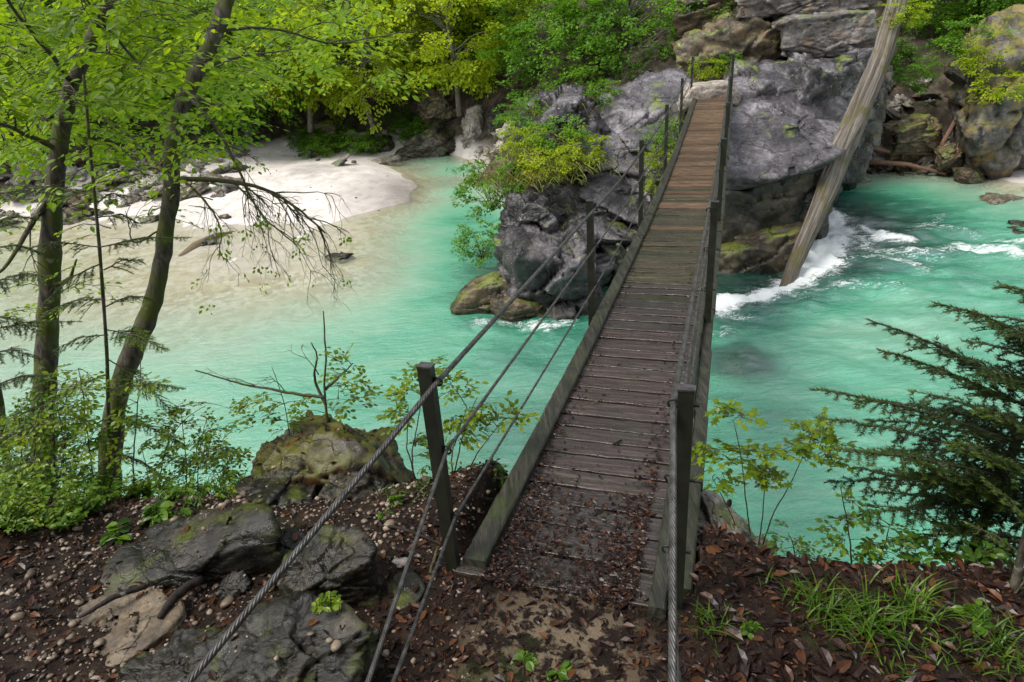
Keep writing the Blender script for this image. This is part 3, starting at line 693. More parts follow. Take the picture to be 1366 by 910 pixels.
# cliff blocks and right bank
CG = 'blocks of the cliff beyond the footbridge'
def CK(label, poly, Y, th, seed, mat=CLIFF, group=CG, cat='boulder', **k): return rock_px('cliff_block', label, poly, Y, th, seed, mat, group=group, cat=cat, **k)
CK('large squared cliff block with orange streaks above the huge purple boulder', [(1040,30),(1060,20),(1165,12),(1175,60),(1160,82),(1045,75)], 25., 3., 31, amp=.035, fs=.9, bs=.9)
CK('weathered block at the top of the frame above the orange-streaked block', [(985,-20),(1040,-35),(1180,-40),(1185,10),(1100,18),(1045,18),(985,25)], 26., 3., 32, amp=.05, fs=.9, bs=.9)
CK('dark layered cliff foot between the bridge end and the squared blocks', [(905,60),(960,20),(1050,28),(1060,90),(1000,110),(905,120)], 26.5, 4., 33, ROCKB, amp=.06, strata=.03, fs=.9, down=2)
CK('long low shelf of purple rock below the squared cliff block', [(1020,85),(1060,75),(1165,80),(1170,130),(1150,160),(1060,150)], 23.2, 3.4, 34, ROCK, amp=.07, down=3)
CK('dim overgrown block left of the squared cliff blocks', [(900,-10),(1000,-30),(1045,20),(1040,50),(960,60),(900,50)], 28., 4., 35, ROCKB, amp=.07, fs=.9)
CK('narrow lichen-spotted block tucked behind the leaning log', [(1130,60),(1165,50),(1190,60),(1185,130),(1140,140)], 24.2, 1.8, 36, CLIFF, amp=.07, down=2)
CK('tall mossy grey rock tower at the right edge of the picture', [(1285,110),(1300,60),(1340,15),(1380,5),(1450,40),(1460,200),(1330,225),(1290,215)], 24.5, 4., 37, rock_mat('lichened_tower_rock', (.04, .036, .033), (.13, .118, .105), (.28, .26, .25), .4, .55, .5, 1., (.12, .11, .015), (.3, .2, .05)), None, amp=.07, down=1.5)
CK('broad olive-stained block lying in the rubble of the right bank', [(1180,170),(1240,150),(1255,165),(1260,198),(1185,202)], 25.3, 1.8, 38, ROCKB, None, amp=.05, down=.5)
CK('pale pointed block at the waterline below the rock tower', [(1250,200),(1275,190),(1290,200),(1285,222),(1252,222)], 24., 1., 39, ROCKB, None, amp=.05, down=.3)
CK('flat brown rock at the edge of the sand on the right bank', [(1275,225),(1300,222),(1318,240),(1300,248),(1280,240)], 23., .9, 40, ROCKB, None, amp=.04, down=.3)
CK('round half-sunk rock in the shallows at the right edge', [(1305,270),(1330,258),(1366,262),(1375,290),(1310,292)], 20.5, 1.2, 41, STONE, None, amp=.04, down=.4)
CK('dark rock breaking the rapids at the right edge', [(1330,310),(1350,300),(1400,300),(1410,330),(1340,330)], 17.8, 1.2, 42, ROCKD, None, amp=.05, down=.4)
# far left/middle bank rocks
for i, (lab, poly, Y, mt) in enumerate([
 ('pale upright limestone block standing on the far bank left of the island', [(618,150),(640,140),(652,170),(648,212),(625,214),(615,185)], 35.5, PALE),
 ('dark upright block beside the pale one on the far bank', [(645,140),(670,135),(675,215),(650,218)], 35., ROCKD),
 ('slanting dark slab dipping into the far edge of the pool', [(520,205),(585,165),(615,185),(612,215),(570,223),(530,216)], 36, ROCKD),
 ('low dark rib of rock at the tip of the gravel bar', [(470,190),(520,180),(530,212),(490,208)], 38, ROCKD),
 ('earth-stained boulder half buried in the far bank above the bar', [(400,170),(450,160),(470,190),(440,203),(400,200)], 40, ROCKB),
 ('grey boulder on the far bank under the yellow foliage', [(560,120),(600,110),(620,150),(590,170),(560,160)], 37.5, ROCKB)]):
    rock_px('boulder', lab, poly, Y, 1.8, 50+i, mt, .06, down=.6, group='boulders along the far bank', cat='boulder')
# rubble: individual stones on both far banks, copies of four sources
src = []
for i in range(5):
    P = rng(70+i).normal(size=(14, 3))*[1, .8, .55]
    o = rock_from_points('stone', P/1.6, 80+i, [PALE, STONE, ROCKB, PALE, CLIFF][i], .09, 8, 4, 26); src.append(o)
g = rng(77)
def scatter_stones(n, regs, label, cat, group, smin, smax, sunk=.25, y0=None):
    for k in range(n):
        o = src[g.integers(len(src))]; c = o.copy(); COL.objects.link(c)
        (xa, xb, ya, yb) = regs[g.integers(len(regs))]
        px, py = g.uniform(xa, xb), g.uniform(ya, yb)
        # march the view ray to the terrain
        r = ray(px, py); ts = np.linspace(8, 60, 400); hh = CZ+r[2]*ts-bedf0(r[0]*ts, r[1]*ts)
        i = np.argmax(hh < 0)
        if hh[i] >= 0: bpy.data.objects.remove(c); continue
        x, y = r[0]*ts[i], r[1]*ts[i]; z = float(bedf(np.array([x]), np.array([y]))[0])
        s_ = smin*(smax/smin)**(g.random()**1.8)
        c.location = (x, y, z+s_*(.5-sunk)*.3); c.scale = (s_, s_*g.uniform(.7, 1.1), s_*g.uniform(.5, .9)); c.rotation_euler = (g.normal()*.3, g.normal()*.3, g.uniform(0, 6.3))
        tag(c, label, cat, group)
scatter_stones(112, [(-20,250,225,318), (-20,200,240,300), (130,330,215,262), (0,330,200,240)], 'pale angular stone in the rubble at the left end of the gravel bar', 'stone', 'stones of the left rubble bank', .3, 1.5)
scatter_stones(98, [(1140,1290,180,232), (1140,1290,110,215), (1160,1366,205,235)], 'angular brown stone in the rubble of the right bank', 'stone', 'stones of the right rubble bank', .25, 1.2)
scatter_stones(40, [(380,680,170,222), (650,760,180,215)], 'dark stone at the foot of the far bank behind the pool', 'stone', 'stones at the foot of the far bank', .3, 1.3)
scatter_stones(18, [(1180,1366,235,300), (590,650,310,365), (1120,1250,235,262)], 'water-worn stone lying half under the shallow water', 'stone', 'stones in the shallows', .3, .9, .1)
scatter_stones(12, [(270,545,222,290), (330,500,215,275)], 'small loose stone lying on the white gravel bar', 'stone', 'small stones on the gravel bar', .05, .22)
for o, (px, py, s_, lab) in zip(src, [(256,258,.75,'lone dark-shadowed stone on the upper edge of the white gravel bar'), (300,290,.35,'small stone on the near slope of the gravel bar'), (456,340,.5,'small dark stone alone in the shallows right of the bare twigs'), (575,340,.35,'tiny stone breaking the water left of the island shrubs'), (275,322,.5,'brown stone beside the driftwood log on the gravel bar')]):
    p = atz(px, py, .05); p[2] = float(bedf(p[:1], p[1:2])[0])+s_*.12; o.location = p; o.scale = (s_, s_, s_*.7); tag(o, lab, 'stone')
# driftwood and the leaning log
GREYWOOD = bark_mat('weathered_grey_wood', (.05, .04, .03), (.27, .235, .19), (.13, .1, .03), .5)
def log_px(name, label, pts, rads, mat, cat, n=14, rough=.2, seed=0, flat=None):
    mb = MB(); P = np.array([aty(*p) for p in pts])
    mb.tube(P, rads, n, rough=rough, seed=seed)
    return tag(mb.build(name, mat, origin=P[0]), label, cat)
# split trunk, broad and flattened, with a pointed foot
cl_ = [(1041,400,14.9,.15),(1051,376,15.1,.18),(1060,354,15.3,.2),(1072,326,15.6,.23),(1085,296,16.,.26),(1102,256,16.5,.29),(1121,207,17.,.32),(1133,178,17.3,.33),(1146,148,17.7,.33),(1165,103,18.2,.33),(1178,68,18.6,.32),(1190,28,19.,.31),(1203,-15,19.4,.3),(1217,-60,19.8,.3)]
P = np.array([aty(a, b, c) for a, b, c, _ in cl_]); Rr = np.array([q[3] for q in cl_])*1.06
tt = np.linspace(0, len(P)-1, 120); P = np.stack([np.interp(tt, range(len(Rr)), P[:, i]) for i in range(3)], 1); Rr = np.interp(tt, range(len(Rr)), Rr)
mb = MB(); n_ = 40; an = np.arange(n_)*2*math.pi/n_
t_ = norm(np.gradient(P, axis=0)); u_ = norm(np.cross(t_, [0, 1., 0])); v_ = np.cross(t_, u_)
ridg = .72+.19*fbm(p2(np.tile(np.cos(an)*4., len(P)), np.tile(np.sin(an)*4., len(P)), np.repeat(tt*.3, n_)), 5, 90, True).reshape(len(P), n_)
V = P[:, None]+(Rr[:, None]*ridg)[:, :, None]*(np.cos(an)[None, :, None]*u_[:, None]+.42*np.sin(an)[None, :, None]*v_[:, None])
i = np.arange(len(P)-1)*n_
t = NT('weathered_split_trunk'); cb = t.n('CombineXYZ'); t.l(t.attr('ca'), cb.inputs[0]); t.l(t.attr('sa'), cb.inputs[1]); t.l(t.attr('along'), cb.inputs[2])
f1_ = t.noise(cb.outputs[0], 5., 8, .7, .3); w_ = t.coord('World')
cc_ = t.ramp(f1_, [(.34, (.03, .024, .018)), (.5, (.15, .125, .1)), (.68, (.33, .29, .25))])
cc_ = t.mix(t.math('MULTIPLY', t.ramp(t.noise(w_, 2.2, 5), [(.5, 0.), (.62, 1.)]), .75), cc_, (.11, .095, .02))
SPL = t.done(t.prin(cc_, .6, t.bump(f1_, 1., .06), spec=.4))
Fq = np.concatenate([grid_faces(len(P), n_), np.stack([i+n_-1, i, i+n_, i+2*n_-1], 1)])
lg = mkmesh('leaning_log', V.reshape(-1, 3)-P[0], Fq, SPL, attrs={'ca': np.tile(np.cos(an), len(P)), 'sa': np.tile(np.sin(an), len(P)), 'along': np.repeat(tt*.09, n_)}); lg.location = P[0]
tag(lg, 'long weathered grey tree trunk leaning over the right boulder, its pointed foot in white water', 'log')
log_px('driftwood_log', 'short brown driftwood log on the near slope of the gravel bar', [(240,342,21.1),(262,330,22.1),(290,318,23.1),(318,311,23.8)], [.06,.2,.2,.1], bark_mat('driftwood', (.08, .055, .03), (.25, .19, .12), (.1, .1, .03)), 'driftwood')
for i, (pts, lab) in enumerate([([(1135,192,25.2),(1190,203,25.),(1252,206,24.6)], 'long thin red-brown driftwood pole above the right waterline'), ([(1160,216,24.8),(1210,219,24.5),(1262,232,23.8)], 'driftwood pole lying at the waterline of the right bank'), ([(1250,205,24.3),(1275,160,25.3),(1285,130,26)], 'thin bare branch propped in the rubble beside the rock tower')]):
    log_px('driftwood_pole', lab, pts, [.09, .08, .05], bark_mat('red_driftwood', (.09, .045, .03), (.28, .17, .12), (.2, .1, .06)), 'driftwood', 8)
# ------------------------------------------------------------------ trees of the far bank
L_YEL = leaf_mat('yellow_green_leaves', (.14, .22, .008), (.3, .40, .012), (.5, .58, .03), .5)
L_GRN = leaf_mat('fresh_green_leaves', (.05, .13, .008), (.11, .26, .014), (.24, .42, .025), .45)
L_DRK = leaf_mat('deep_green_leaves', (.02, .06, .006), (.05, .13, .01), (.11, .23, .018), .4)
L_NEAR = leaf_mat('near_beech_leaves', (.08, .16, .007), (.2, .33, .012), (.38, .5, .02), .6, .35)
BARK = bark_mat('dark_mossy_bark', (.02, .016, .012), (.13, .11, .085), (.07, .085, .012), .8)
BARKF = bark_mat('far_bark', (.05, .045, .035), (.2, .18, .15), (.06, .08, .02), .3)
def spray_crown(seed, rx, rz, nspray, nleaf, lsz, srad, droop=.35, flat=.2, hollow=.45):
    """layered foliage: many nearly flat leaf sprays spread through an uneven volume"""
    g = rng(seed); u = norm(g.normal(size=(nspray, 3))); rad = g.uniform(hollow, 1, nspray)**.6
    lob = 1+.32*fbm(u*1.9, 3, seed)
    A = u*(rad*lob)[:, None]*[rx, rx, rz]
    out = norm(np.stack([u[:, 0], u[:, 1], u[:, 2]*.25-droop*.6], 1)+g.normal(size=(nspray, 3))*.2)
    side = norm(np.cross(out, [0, 0, 1.])); nrm = np.cross(side, out)
    sc = g.uniform(.6, 1.25, nspray)*srad
    a = g.uniform(-1, 1, (nspray, nleaf)); b = g.uniform(-1, 1, (nspray, nleaf)); a = a*.5+.5; b = b*np.sqrt(np.clip(1-(2*a-1)**2, .05, 1))*.75
    P = A[:, None]+(a*sc[:, None]*1.7)[:, :, None]*out[:, None]+(b*sc[:, None])[:, :, None]*side[:, None]
    P = P+nrm[:, None]*(-.25*a**2*sc[:, None]+flat*sc[:, None]*g.normal(size=a.shape)*.5)[:, :, None]
    d = out[:, None]+side[:, None]*(b*1.6)[:, :, None]+g.normal(size=(nspray, nleaf, 3))*.35
    nn = nrm[:, None]*np.sign(nrm[:, 2])[:, None, None]+g.normal(size=(nspray, nleaf, 3))*.38
    k = nspray*nleaf
    rnd = np.clip(np.repeat(g.random(nspray), nleaf)*.55+g.random(k)*.45, 0, 1)
    return A, P.reshape(k, 3), d.reshape(k, 3), nn.reshape(k, 3), lsz*g.uniform(.7, 1.3, k), rnd
def far_tree_meshes(seed, leafm, rx=3.2, rz=3.6, zc=4.2, ns=420, nl=48, lsz=.17, srad=.62):
    A, P, d, nn, sz_, rnd = spray_crown(seed, rx, rz, ns, nl, lsz, srad)
    up_ = np.array([0, 0, zc]); mb = MB(); mb.leaves(P+up_, d, nn, sz_, LEAF2, rnd)
    V = np.concatenate(mb.V); T = np.concatenate(mb.T)
    crown = mkmesh('crown', V, T, leafm, smooth=False, attrs={'rnd': np.concatenate(mb.A)}, obj=False)
    g = rng(seed+1); mb = MB()
    tp = np.array([[0, 0, -.6], [.1, .05, zc*.4], [-.1, .1, zc*.9], [.15, 0, zc+rz*.6]]); tp[1:, :2] += g.normal(size=(3, 2))*.25
    mb.tube(np.stack([np.interp(np.linspace(0, 3, 12), range(4), tp[:, i]) for i in range(3)], 1), np.linspace(.17, .04, 12), 8)
    for i in g.choice(len(A), 38, False):
        e = A[i]+up_; z0 = min(e[2]*.75, zc+rz*.4); z0 = max(z0, zc*.25)
        st = np.array([np.interp(z0, tp[:, 2], tp[:, 0]), np.interp(z0, tp[:, 2], tp[:, 1]), z0])
        q = np.linspace(0, 1, 7)[:, None]; mid = st+(e-st)*q+g.normal(size=(7, 3))*.08*q; mid[:, 2] += .35*np.sin(q[:, 0]*3.1)
        mb.tube(mid, np.linspace(.045, .01, 7), 5)
    trunk = mkmesh('trunk', np.concatenate(mb.V), [np.concatenate(mb.Q), np.array(np.concatenate(mb.T))], BARKF, obj=False)
    return crown, trunk
L_DRYG = leaf_mat('ledge_grass', (.10, .06, .015), (.2, .17, .03), (.2, .3, .03), .4)
CR = {'y': far_tree_meshes(101, L_YEL, lsz=.19), 'y2': far_tree_meshes(105, L_YEL, 2.6, 2.6, 3.4, 300, 46, .18), 'g': far_tree_meshes(102, L_GRN), 'g2': far_tree_meshes(106, L_GRN, 3.6, 3.2, 3.8, 430), 'd': far_tree_meshes(103, L_DRK), 'd2': far_tree_meshes(104, L_DRK, 3.0, 4.6, 5., 460)}
def far_tree(kind, x, y, sc, label, group, z=None, rot=None, cat='tree', name='leafy_tree'):
    zz = float(bedf(np.array([x]), np.array([y]))[0]) if z is None else z
    o = empty(name, (x, y, zz)); cm, tm = CR[kind]
    for nme, me in (('crown', cm), ('trunk', tm)):
        link(bpy.data.objects.new(nme, me), o)
    o.scale = (sc, sc, sc); o.rotation_euler = (0, 0, rng(int(abs(x*100+y*7))).uniform(0, 6.3) if rot is None else rot)
    return tag(o, label, cat, group)
def ftp(kind, px, py, Y, sc, label, group='leafy trees along the far bank', **k):
    """crown centre seen at pixel (px, py), trunk standing at distance Y"""
    p = aty(px, py, Y); zc = {'y': 4.2, 'y2': 3.4, 'g': 4.2, 'g2': 3.8, 'd': 4.2, 'd2': 5.}[kind]*sc
    zg = float(bedf(np.array([p[0]]), np.array([Y]))[0]); return far_tree(kind, p[0], Y, sc, label, group, z=min(p[2]-zc, zg+.5) if p[2]-zc < zg+1.5 else p[2]-zc, **k)
# lit front row, each with its own look or place
FT = [('y', 600, 20, 35.5, .95, 'brightest yellow-green tree, its foliage hanging low over the far bank left of the island'),
 ('y', 480, 45, 37, .95, 'yellow-green tree overhanging the dark bank behind the tip of the gravel bar'),
 ('y2', 395, 75, 38, .95, 'small yellow-green tree bending over the back edge of the gravel bar'),
 ('g', 850, 35, 31, .95, 'fresh green tree above the slanting boulder left of the far bridge end'),
 ('g2', 760, 60, 33, .85, 'mid green tree with drooping sprays behind the top of the rock island'),
 ('g', 300, 35, 39, 1.1, 'green tree seen between the two near trunks beyond the gravel bar'),
 ('y', 180, 50, 39, 1.1, 'light green tree behind the rubble, right of the straight near trunk'),
 ('g2', 60, 60, 37, 1.1, 'green tree at the far left behind the straight near trunk'),
 ('y2', -40, 130, 33, 1.1, 'low light green tree entering the left edge of the picture'),
 ('g2', 1275, -70, 31, .8, 'green tree hanging into the top right corner above the rubble bank'),
 ('g', 1400, -80, 28, .7, 'green tree over the mossy rock tower in the top right corner'),
 ('d', 1225, -120, 33, .7, 'dark green tree behind the top of the leaning log')]
for k_ in FT: ftp(*k_)
g = rng(9)
for i in range(17):
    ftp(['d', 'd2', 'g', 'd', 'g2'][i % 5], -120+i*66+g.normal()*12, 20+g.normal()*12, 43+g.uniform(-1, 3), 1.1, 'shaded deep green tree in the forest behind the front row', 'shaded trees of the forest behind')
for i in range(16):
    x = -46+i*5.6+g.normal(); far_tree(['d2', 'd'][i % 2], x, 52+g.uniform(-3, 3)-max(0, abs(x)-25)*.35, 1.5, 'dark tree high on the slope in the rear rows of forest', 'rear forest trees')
# the wood the photographer stands in, well behind the camera
for x, y, sc, lab in [(-9, -7.5, 1.25, 'tall tree behind the camera, farthest left'), (-3, -7., 1.25, 'tall tree behind the camera, left of the path'), (3.5, -7.5, 1.2, 'tall tree behind the camera, right of the path'), (9.5, -7, 1.25, 'tall tree behind the camera, farthest right')]:
    far_tree('d', x, y, sc, lab, 'trees standing behind the camera', z=5.3)
# shrubs on the island
def shrub_mesh(seed, leafm, r=.8, n=60, nl=30, lsz=.09, srad=.25, tpl=LEAF2):
    A, P, d, nn, sz_, rnd = spray_crown(seed, r, r*.75, n, nl, lsz, srad, .2, .25, .3)
    mb = MB(); mb.leaves(P+[0, 0, r*.8], d, nn, sz_, tpl, rnd); cr = mkmesh('foliage', np.concatenate(mb.V), np.concatenate(mb.T) if not mb.Q else [np.concatenate(mb.Q), np.concatenate(mb.T)], leafm, smooth=False, attrs={'rnd': np.concatenate(mb.A)}, obj=False)
    g = rng(seed); mb = MB()
    for i in range(min(26, n)):
        e = A[i]+[0, 0, r*.8]; q = np.linspace(0, 1, 6)[:, None]; mb.tube(np.array([0, 0, -.1])+(e-[0, 0, -.1])*q+g.normal(size=(6, 3))*.03*q, np.linspace(.014, .004, 6), 4)
    st = mkmesh('stems', np.concatenate(mb.V), [np.concatenate(mb.Q), np.concatenate(mb.T)], BARK, obj=False)
    return cr, st
SH = {'y': shrub_mesh(201, L_YEL, .9, 80, 34, .1, .28), 'g': shrub_mesh(202, L_GRN, .9, 80, 34, .1, .28), 'd': shrub_mesh(203, L_DRK, .9, 70, 34, .1, .28)}
def shrub(kind, p, sc, label, group=None, sz=1., name='shrub'):
    o = empty(name, p)
    for nme, me in zip(('foliage', 'stems'), SH[kind]): link(bpy.data.objects.new(nme, me), o)
    o.scale = (sc, sc, sc*sz); o.rotation_euler = (0, 0, rng(int(abs(p[0]*1000))).uniform(0, 6)); return tag(o, label, 'shrub', group)
IG = 'shrubs growing on the rock island'
for kd, px, py, Y, sc, lab in [('y', 700, 195, 17.9, .6, 'yellow-green shrub on the left shoulder of the rock island'), ('g', 745, 190, 17.8, .68, 'dense green shrub in the middle of the island grass'), ('y', 775, 205, 17.2, .6, 'light shrub beside the slanting boulder'),
   ('g', 655, 255, 17.2, .85, 'pale green shrub hanging out over the water at the left of the island'), ('g', 700, 160, 19.3, .6, 'shrub on the skyline at the left top of the island'), ('y', 728, 225, 16.9, .55, 'low shrub at the lower edge of the island grass'),
   ('g', 642, 328, 16.2, .6, 'shrub sprouting just above the waterline left of the round dark boulder'), ('y', 940, 96, 21.5, .5, 'small shrub behind the far bridge end between the posts'), ('g', 973, 86, 21.5, .35, 'sprig of leaves beside the last right post'),
   ('g', 893, 185, 17.9, .5, 'green shrub between the bridge cables and the slanting boulder'), ('y', 880, 215, 17.2, .4, 'small shrub under the railing beside the pitted slab'), ('g', 800, 128, 20.5, .5, 'shrub peeping over the top of the knobbly boulder'),
   ('y', 880, 248, 16.6, .35, 'tiny plant in a crevice just left of the deck')]:
    p = aty(px, py, Y); shrub(kd, p-[0, 0, .5*sc], sc, lab, IG)
g = rng(66)
for i, (px, py, Y, n, lab) in enumerate([(715,238,16.6,150,'long reddish grass hanging over the front edge of the island ledge'), (770,225,16.9,120,'tuft of grass on the island ledge right of the shrubs'), (690,215,17.2,120,'tuft of grass on the left shoulder of the island'), (740,150,19.3,90,'grass on the upper step of the island'), (668,240,17.0,90,'grass tuft overhanging the left end of the island')]):
    c = aty(px, py, Y); mb = MB(); t_ = np.linspace(0, 1, 5)
    for k in range(n):
        a = g.uniform(0, 6.28); l = g.uniform(.25, .6); dx, dy = math.cos(a), math.sin(a)*.7-.4; b = g.normal(size=3)*[.55, .3, .12]
        q = np.stack([b[0]+dx*l*.8*t_**1.5, b[1]+dy*l*.8*t_**1.5, b[2]+l*(t_-1.1*t_**2.2)], 1); ww = (1-t_**2.5)[:, None]*np.array([.012, 0, .004]); i_ = np.arange(4)
        mb.add(np.concatenate([q-ww, q+ww]), np.stack([i_, i_+1, i_+6, i_+5], 1), a=g.random())
    o = mb.build('grass_tuft', L_DRYG, None, False); o.location = c; tag(o, lab, 'grass tuft', 'grass on the rock island')
BG = 'shrubs on the far banks'
for kd, px, py, Y, sc, lab in [('y', 1205, 25, 19.0, .55, 'bright sprig growing on the upper end of the leaning log'), ('g', 1300, 60, 24.5, 1.0, 'shrub growing on the left side of the rock tower'), ('y', 1335, 120, 22.5, .8, 'yellow-green plant on the face of the rock tower'),
   ('y', 1310, 85, 23.2, .7, 'bright young plant leaning out left of the rock tower'), ('g', 1235, 90, 27, .45, 'green plant on the slope left of the rock tower'), ('d', 1180, 110, 26, .5, 'dark plant right of the leaning log'), ('g', 1222, 108, 26, .6, 'low plant above the rubble of the right bank'),
   ('g', 1060, 62, 24.3, .4, 'tuft of leaves in the crack under the squared cliff block'), ('d', 990, 40, 26, 1., 'dark shrub on the dim cliff foot behind the bridge'), ('g', 925, 20, 27, 1.2, 'green shrub overhanging the cliff foot left of centre')]:
    p = aty(px, py, Y); shrub(kd, p-[0, 0, .5*sc], sc, lab, BG)
for i in range(26):
    px, py, Y = g.uniform(380, 680), g.uniform(135, 195), g.uniform(36.5, 39); p = aty(px, py, Y); p[2] = float(bedf(p[:1], p[1:2])[0]); shrub('d' if i % 3 else 'g', p, g.uniform(.5, .9), 'low plant on the dark earth bank behind the pool', 'low plants on the dark far bank')
for i in range(9):
    px, Y = g.uniform(1150, 1360), g.uniform(29, 32); p = aty(px, 60, Y); p[2] = float(bedf(p[:1], p[1:2])[0]); shrub('d' if i % 2 else 'g', p, g.uniform(.5, 1.), 'low plant on the leaf-strewn slope of the right bank', 'low plants on the right slope')
# ------------------------------------------------------------------ near bank: rocks
def onground(px, py, z0=0.):
    r = ray(px, py); ts = np.linspace(.8, 9, 700); x, y = r[0]*ts, r[1]*ts
    hh = CZ+r[2]*ts-nearh(x, y)-z0; i = int(np.argmax(hh < 0)) if (hh < 0).any() else int(np.argmax(CZ+r[2]*ts < 3.6)); return np.array([x[i], y[i], CZ+r[2]*ts[i]-z0])
NG = 'rocks of the near bank'
def NR(label, poly, Y, th, seed, mat, **k):
    k.setdefault('cat', 'rock'); k.setdefault('amp', .04); return rock_px('rock', label, poly, Y, th, seed, mat, group=NG, **k)
def TR(label, top, seed, mat, base=3.78, amp=.05, cuts=14, grow=1.04, **k):
    """low rock: (pixel x, pixel y, height above the ground level 3.88) of its visible top outline, then walls down into the soil"""
    T = np.array([atz(a, b, 3.88+h) for a, b, h in top]); c = T.mean(0)
    B = T.copy(); B[:, :2] = c[:2]+(T[:, :2]-c[:2])*grow; B[:, 2] = base
    o = rock_from_points('rock', np.concatenate([T, B]), seed, mat, amp, cuts, k.pop('sub', 6), 40, cutmin=.86, blocks=.6, **k)
    return tag(o, label, 'rock', NG)
TR('long dark slab slanting up to the right, a crack of leaf litter along its top', [(100,790,.0),(150,735,.05),(210,690,.12),(265,672,.2),(335,664,.3),(362,680,.32),(376,720,.24),(300,738,.2),(210,768,.08),(120,806,.0)], 301, NROCK, amp=.035)
TR('second narrower tongue of dark slab in front of the long one', [(180,790,.0),(230,765,.06),(300,745,.12),(355,732,.14),(350,752,.06),(260,785,.02),(190,812,.0)], 312, NROCK, amp=.04)
TR('dark blocky rock with a pale worn top beside the leftmost cable', [(368,776,.12),(390,730,.2),(430,703,.28),(478,695,.3),(497,718,.3),(500,750,.24),(450,770,.2),(400,790,.14)], 302, NROCK, amp=.045, grow=1.02)
TR('big mossy black rock at the bottom edge, the leftmost cable passing over it', [(255,850,.12),(300,825,.16),(345,800,.22),(400,790,.26),(450,800,.28),(495,830,.26),(505,880,.2),(480,930,.16),(400,960,.14),(300,950,.1),(230,900,.06)], 303, NROCK, base=3.7, amp=.06, grow=1.0)
TR('low dark rock running off the bottom edge left of the big mossy one', [(140,915,.02),(190,860,.06),(240,835,.1),(290,830,.12),(300,870,.1),(250,940,.06),(160,960,.02)], 313, NROCK, amp=.05)
TR('flat tan slab of bedrock showing through the litter at the lower left', [(72,888,.0),(80,840,.02),(100,812,.04),(150,785,.07),(210,782,.09),(240,800,.09),(245,825,.07),(200,850,.05),(170,880,.03),(120,898,.0)], 304, NTAN, amp=.025)
TR('small dark stone between the long slab and the blocky rock', [(284,788,.05),(300,760,.08),(325,755,.09),(335,775,.07),(318,795,.04),(294,800,.03)], 305, NROCK, amp=.05, sub=5)
TR('low grey rock joining the long slab to the blocky rock', [(345,735,.12),(370,705,.14),(405,703,.15),(412,722,.12),(380,745,.1)], 306, NROCK, sub=5)
TR('wet flat stone shining in the litter between the two lower left cables', [(514,778,.02),(532,760,.04),(560,762,.04),(568,785,.03),(548,818,.01),(518,808,.01)], 307, NROCK, amp=.02, sub=5)
TR('little round grey pebble-stone above the wet flat stone', [(521,748,.02),(532,740,.03),(547,742,.03),(548,753,.02),(528,757,.01)], 308, PALE, sub=4, amp=.02)
NR('moss-covered dome of rock with the bare sapling growing from it', [(315,662),(336,618),(365,592),(398,572),(440,564),(495,588),(528,616),(556,652),(540,690),(430,700),(330,690)], 3.75, .9, 309, NMOSS, amp=.05, down=.9, fs=.9, blocks=.75)
NR('cracked grey ledge at the left foot of the mossy dome', [(300,672),(330,644),(380,634),(425,640),(430,672),(350,700),(305,700)], 3.3, .5, 310, NROCK, amp=.06, down=.4)
NR('grey ledge at the right foot of the mossy dome behind the gravel', [(425,650),(470,630),(520,645),(535,670),(480,690),(430,690)], 3.25, .4, 314, NROCK, amp=.06, down=.4)
NR('pale ribbed rock on the bank just right of the near right post', [(905,690),(930,665),(985,690),(1030,735),(1045,785),(1000,800),(920,790)], 3.0, .6, 311, PALE, amp=.07, down=.7)
# ------------------------------------------------------------------ generators for near plants
def px3(pts): return np.array([aty(*p) for p in pts])
def smooth_path(P, n=24, wig=0., g=None):
    P = np.asarray(P, float); d = np.concatenate([[0], np.cumsum(np.linalg.norm(np.diff(P, axis=0), axis=1))]); t = np.linspace(0, d[-1], n)
    Q = np.stack([np.interp(t, d, P[:, i]) for i in range(3)], 1)
    for _ in range(3): Q[1:-1] = (Q[:-2]+2*Q[1:-1]+Q[2:])/4
    if wig and g is not None: Q = Q+np.cumsum(g.normal(size=Q.shape), 0)*wig
    return Q
def twig(mb, st, d, L, r, depth, g, droop=.1, tips=None, n=8, kids=3, wig=.12):
    q = [np.array(st, float)]; d = np.array(d, float)/np.linalg.norm(d)
    for i in range(n):
        d = d+g.normal(size=3)*wig+np.array([0, 0, -droop/n*2]); d /= np.linalg.norm(d); q.append(q[-1]+d*L/n)
    q = np.array(q); mb.tube(q, np.linspace(r, r*.35, len(q)), 5 if r > .004 else 4)
    if tips is not None: tips.append((q[-1], d)); 
    if depth > 0:
        for k in range(kids):
            i = g.integers(2, n+1); dd = q[i]-q[i-1]; dd = dd/np.linalg.norm(dd); o = np.cross(dd, g.normal(size=3)); o /= np.linalg.norm(o)
            twig(mb, q[i], dd*.75+o*.75, L*g.uniform(.4, .7), r*.55, depth-1, g, droop, tips, n, kids, wig)
    return q
